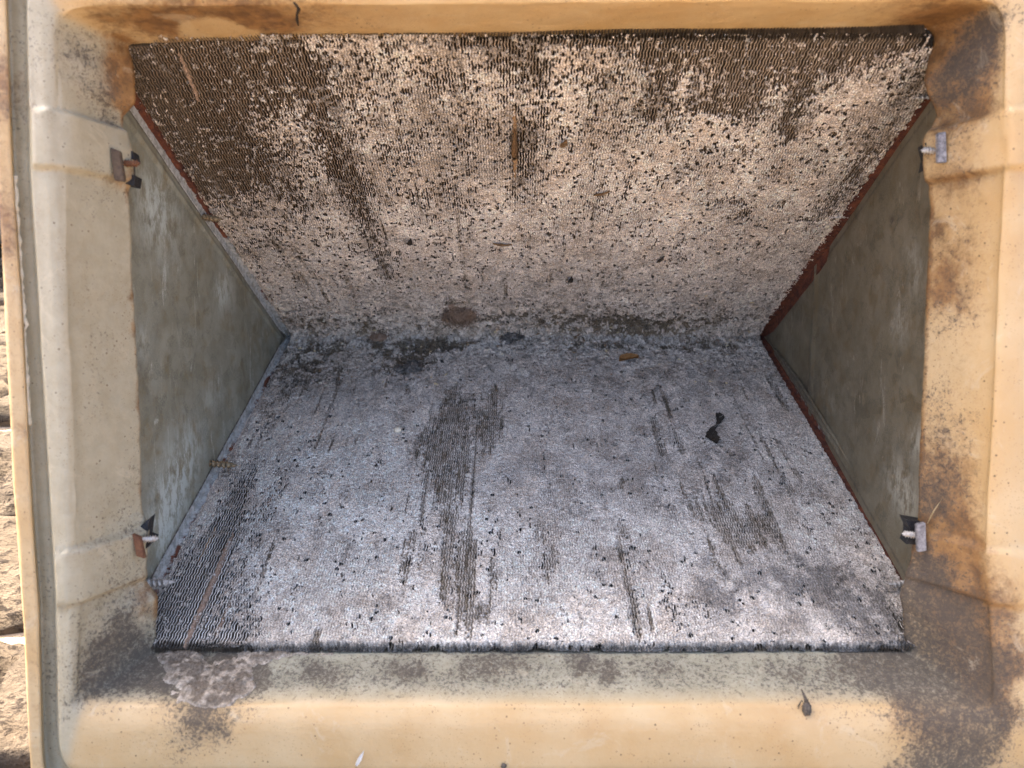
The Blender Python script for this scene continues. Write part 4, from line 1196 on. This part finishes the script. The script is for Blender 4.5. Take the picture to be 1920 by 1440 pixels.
# the crooked dark flake on the lower panel
bm = bmesh.new()
hk = [(1345,780),(1350,790),(1345,802),(1334,812),(1333,825),(1343,838)]
wd = [0.006, 0.0075, 0.0035, 0.006, 0.0125, 0.011]
prev = None
hq = np.array(hk, float)
rs = random.Random(4)
for k in range(26):
    f = k / 25 * 5
    x_, y_ = np.interp(f, range(6), hq[:, 0]), np.interp(f, range(6), hq[:, 1])
    w_ = float(np.interp(f, range(6), wd)) * rs.uniform(0.8, 1.15) * min(1, (25.5 - k) / 4, (k + 1) / 3)
    xx, s_ = panel('lower', x_, y_)
    row = [bm.verts.new(on_panel('lower', xx + w_ * g / 2, s_, 0.0030 + 0.0016 * abs(g) + rs.uniform(-1, 1) * 0.0004)) for g in (-1, -0.5, 0, 0.5, 1)]
    if prev:
        for j in range(4): bm.faces.new((prev[j], prev[j + 1], row[j + 1], row[j]))
    prev = row
bmesh.ops.solidify(bm, geom=bm.faces[:], thickness=0.0004)
o = link('leaf_flake', bm_mesh('leaf_flake', bm, [M['darkleaf']]), None, 'crooked hook shaped dark flake on the right half of the lower panel', 'leaf bit', 'leaf bits caught on the lint mats')
o.matrix_world = TM
# bits on the pan
lay('paint_fleck', lump_mesh(0.0022, M['pebble'], 0.05, 3, 30, 0.3), 'pale round fleck at the rusted edge of the upper panel', 'fleck', 'upper', 1550, 420, 0, 0.003)
p0, n0 = on_pan(1513, 1328)
bm = bmesh.new()
bmesh.ops.create_icosphere(bm, subdivisions=3, radius=0.0026)
for v in bm.verts:
    v.co = Vector((v.co.x, v.co.y, v.co.z * 1.7)) * (1 + random.uniform(-0.12, 0.12))
for k in range(7):
    a = random.uniform(0, 6.28)
    tube(bm, [Vector((0, 0, 0.001)), Vector((0.003 * math.cos(a), 0.001, 0.004 + 0.002 * math.sin(a))), Vector((0.0045 * math.cos(a) - 0.001, 0.0, 0.010 * random.random() - 0.002))], 0.00025, 4)
tube(bm, [Vector((0, 0, 0.003)), Vector((-0.0012, 0, 0.007)), Vector((-0.0035, 0, 0.012))], [0.0012, 0.001, 0.0004], 5)
o = link('dead_insect', bm_mesh('dead_insect', bm, [M['darkleaf']]), None, 'small dark dried insect stuck on the lower lip of the pan', 'insect')
o.matrix_world = TM @ Matrix.Translation(p0 + n0 * 0.001)
lay('sliver', leaf_mesh(0.011, 0.0022, M['white'], 0.4, seed=31), 'tiny white sliver on the lower lip of the pan at the bottom edge', 'sliver', 'pan', 674, 1416, 1.1, 0.001)
lay('dirt_crumb', lump_mesh(0.0017, M['darkleaf'], 0.3, 2, 32, 0.6), 'single dark crumb on the lower lip of the pan at the bottom edge', 'crumb', 'pan', 942, 1434, 0, 0.0006)
lay('straw', leaf_mesh(0.020, 0.0009, M['straw'], 0.2, seed=33), 'short pale straw on the brown right wall of the pan', 'straw', 'pan', 1756, 958, 1.2, 0.002)

# mineral crust in the lower left corner: a scab following the pan wall
def crust():
    r0 = int(np.searchsorted(rowt, 0.95)); r1 = int(np.searchsorted(rowt, 3.2))
    c0 = a_ + b_ + int(a_ * 0.66); c1 = 2 * a_ + b_ + 14
    blk = G[r0:r1, c0:c1]; nb = _nr.reshape(nrow, ncol, 3)[r0:r1, c0:c1]
    px_ = _px.reshape(nrow, ncol)[r0:r1, c0:c1]; py_ = _py.reshape(nrow, ncol)[r0:r1, c0:c1]
    def up(A, k=4):
        n, m = A.shape[:2]
        i = np.linspace(0, n - 1, (n - 1) * k + 1); j = np.linspace(0, m - 1, (m - 1) * k + 1)
        i0 = np.minimum(i.astype(int), n - 2); j0 = np.minimum(j.astype(int), m - 2)
        fi = (i - i0); fj = (j - j0)
        if A.ndim == 3: fi = fi[:, None, None]; fj = fj[None, :, None]
        else: fi = fi[:, None]; fj = fj[None, :]
        g = lambda a, b: A[a][:, b]
        return (g(i0, j0) * (1 - fj) + g(i0, j0 + 1) * fj) * (1 - fi) + (g(i0 + 1, j0) * (1 - fj) + g(i0 + 1, j0 + 1) * fj) * fi
    Q, Nn, ax, ay = up(blk), up(nb), up(px_), up(py_)
    X, Z = Q[..., 0], Q[..., 2] + Q[..., 1] * 0.8
    m = np.zeros(X.shape)
    for (x, y, rx, ry, am) in [(345,1258,40,34,1.0),(400,1282,60,36,1.0),(450,1262,34,30,0.7),(395,1312,46,14,0.9),(500,1232,40,14,0.75),(330,1232,40,12,0.8),(570,1224,70,8,0.65)]:
        m += am * np.exp(-((ax - x) / rx) ** 2 - ((ay - y) / ry) ** 2)
    m = m.clip(0, 1.3) + 0.75 * (fbm(X * 170, Z * 170, 4, 201) - 0.5)
    f1, f2, cid = worley(X * 330, Z * 330, 203)
    h = 0.0026 * sstep(0.35, 0.95, m) * (0.35 + 0.9 * fbm(X * 120, Z * 120, 4, 202)) + 0.0011 * sstep(0.4, 0.6, m) * (1 - f1).clip(0, 1) * (cid > 0.35)
    h = h - 0.0006
    edge_w = sstep(0.36, 0.5, m) * (1 - sstep(0.55, 0.85, m))
    C = np.array([0.13, 0.105, 0.08]) + (np.array([0.36, 0.325, 0.28]) - 0.11) * (0.75 * sstep(0.45, 0.75, fbm(X * 260, Z * 260, 4, 204)) + 0.45 * edge_w)[..., None].clip(0, 1)
    V_ = Q + Nn * h[..., None]
    nr_, nc_ = X.shape
    mf = (m[:-1, :-1] > 0.36) & (m[1:, 1:] > 0.36)
    fc_ = grid_faces(nr_, nc_)[mf.ravel()]
    me = np_mesh('mineral_crust', V_.reshape(-1, 3), fc_, [M['lint_crust']], C.reshape(-1, 3))
    o = link('mineral_crust', me, None, 'lumpy grey mineral crust in the lower left corner of the pan', 'mineral crust', kind='stuff')
    o.matrix_world = TM
def m_crust():
    k = NT('crust_grain')
    n = k.noise(800, 4, 0.75)
    k.bump(n, 0.001, 0.8)
    return k.fin(k.mix(1.0, k.attr('tone').outputs['Color'], k.mix(k.ramp(n, 0.3, 0.7), (0.6, 0.58, 0.55), (1.3, 1.3, 1.3)), 'MULTIPLY'), 0.95, 0, 0.1)
M['lint_crust'] = m_crust()
crust()

# crumbs of dry plant litter gathered in the fold
def litter():
    bm = bmesh.new()
    rr = random.Random(21)
    for k in range(700):
        side = rr.choice(('upper', 'lower', 'lower'))
        x = rr.uniform(-0.25, 0.25); s = rr.expovariate(1 / 0.013) if rr.random() < 0.8 else rr.uniform(0, 0.12)
        p = on_panel(side, x, max(0.001, s), 0.0035 + 0.009 * math.exp(-s / 0.010))
        L = rr.uniform(0.0018, 0.0062); w = L * rr.choice((0.12, 0.3, 0.6, 0.8))
        rot = Euler((rr.uniform(-0.6, 0.6), rr.uniform(-0.6, 0.6), rr.uniform(0, 6.28))).to_matrix()
        q = [bm.verts.new(p + rot @ Vector(v)) for v in ((-L / 2, 0, 0), (-L * 0.1, w / 2, 0.0004), (L / 2, w * 0.1, 0), (0, -w / 2, 0.0003), (0, 0, 0.0012), (0, 0, -0.0003))]
        mi = rr.choice((0, 0, 1, 2, 3, 3))
        for a, b_i in ((0, 1), (1, 2), (2, 3), (3, 0)):
            for t in (4, 5):
                f = bm.faces.new((q[a], q[b_i], q[t])); f.material_index = mi
    me = bm_mesh('fold_litter', bm, [M['leaf'], M['straw'], M['pebble'], M['darkleaf']], False)
    o = link('fold_litter', me, None, 'crumbs of dry leaf, straw and grit gathered along the fold', 'litter', kind='stuff')
    o.matrix_world = TM
litter()

# loose fibres caught on both lint mats
def fibres():
    bm = bmesh.new()
    rr = random.Random(9)
    V = []; Fc = []; mi = []
    for k in range(5200):
        side = rr.choice(('upper', 'lower'))
        s = min(LX - 0.01, abs(rr.gauss(0, 0.10)) + rr.random() * 0.06)
        x = rr.uniform(-0.25, 0.25)
        L = rr.uniform(0.004, 0.016); a = rr.gauss(0, 0.7); bend = rr.gauss(0, 0.9); h0 = rr.uniform(0.0015, 0.004) + 0.008 * math.exp(-s / 0.012)
        w = rr.uniform(0.00007, 0.00016)
        n0 = len(V)
        for j in range(4):
            f = j / 3; an = a + bend * f
            xx = x + L * f * math.cos(an); ss = max(0.002, s + L * f * math.sin(an))
            p = on_panel(side, xx, ss, h0 + 0.003 * math.sin(math.pi * f) * rr.random())
            px_ = Vector((0, -CA * w, SGN[side] * SA * w))
            V.append(p - px_); V.append(p + px_)
        m = 0 if rr.random() < 0.5 else 1
        for j in range(3):
            q = n0 + 2 * j
            Fc.append((q, q + 1, q + 3, q + 2)); mi.append(m)
    me = np_mesh('loose_fibres', V, Fc, [M['paleline'], M['darklint']], mat_idx=mi)
    o = link('loose_fibres', me, None, 'thin pale and dark fibres strewn over both lint mats', 'fibres', kind='stuff')
    o.matrix_world = TM
fibres()
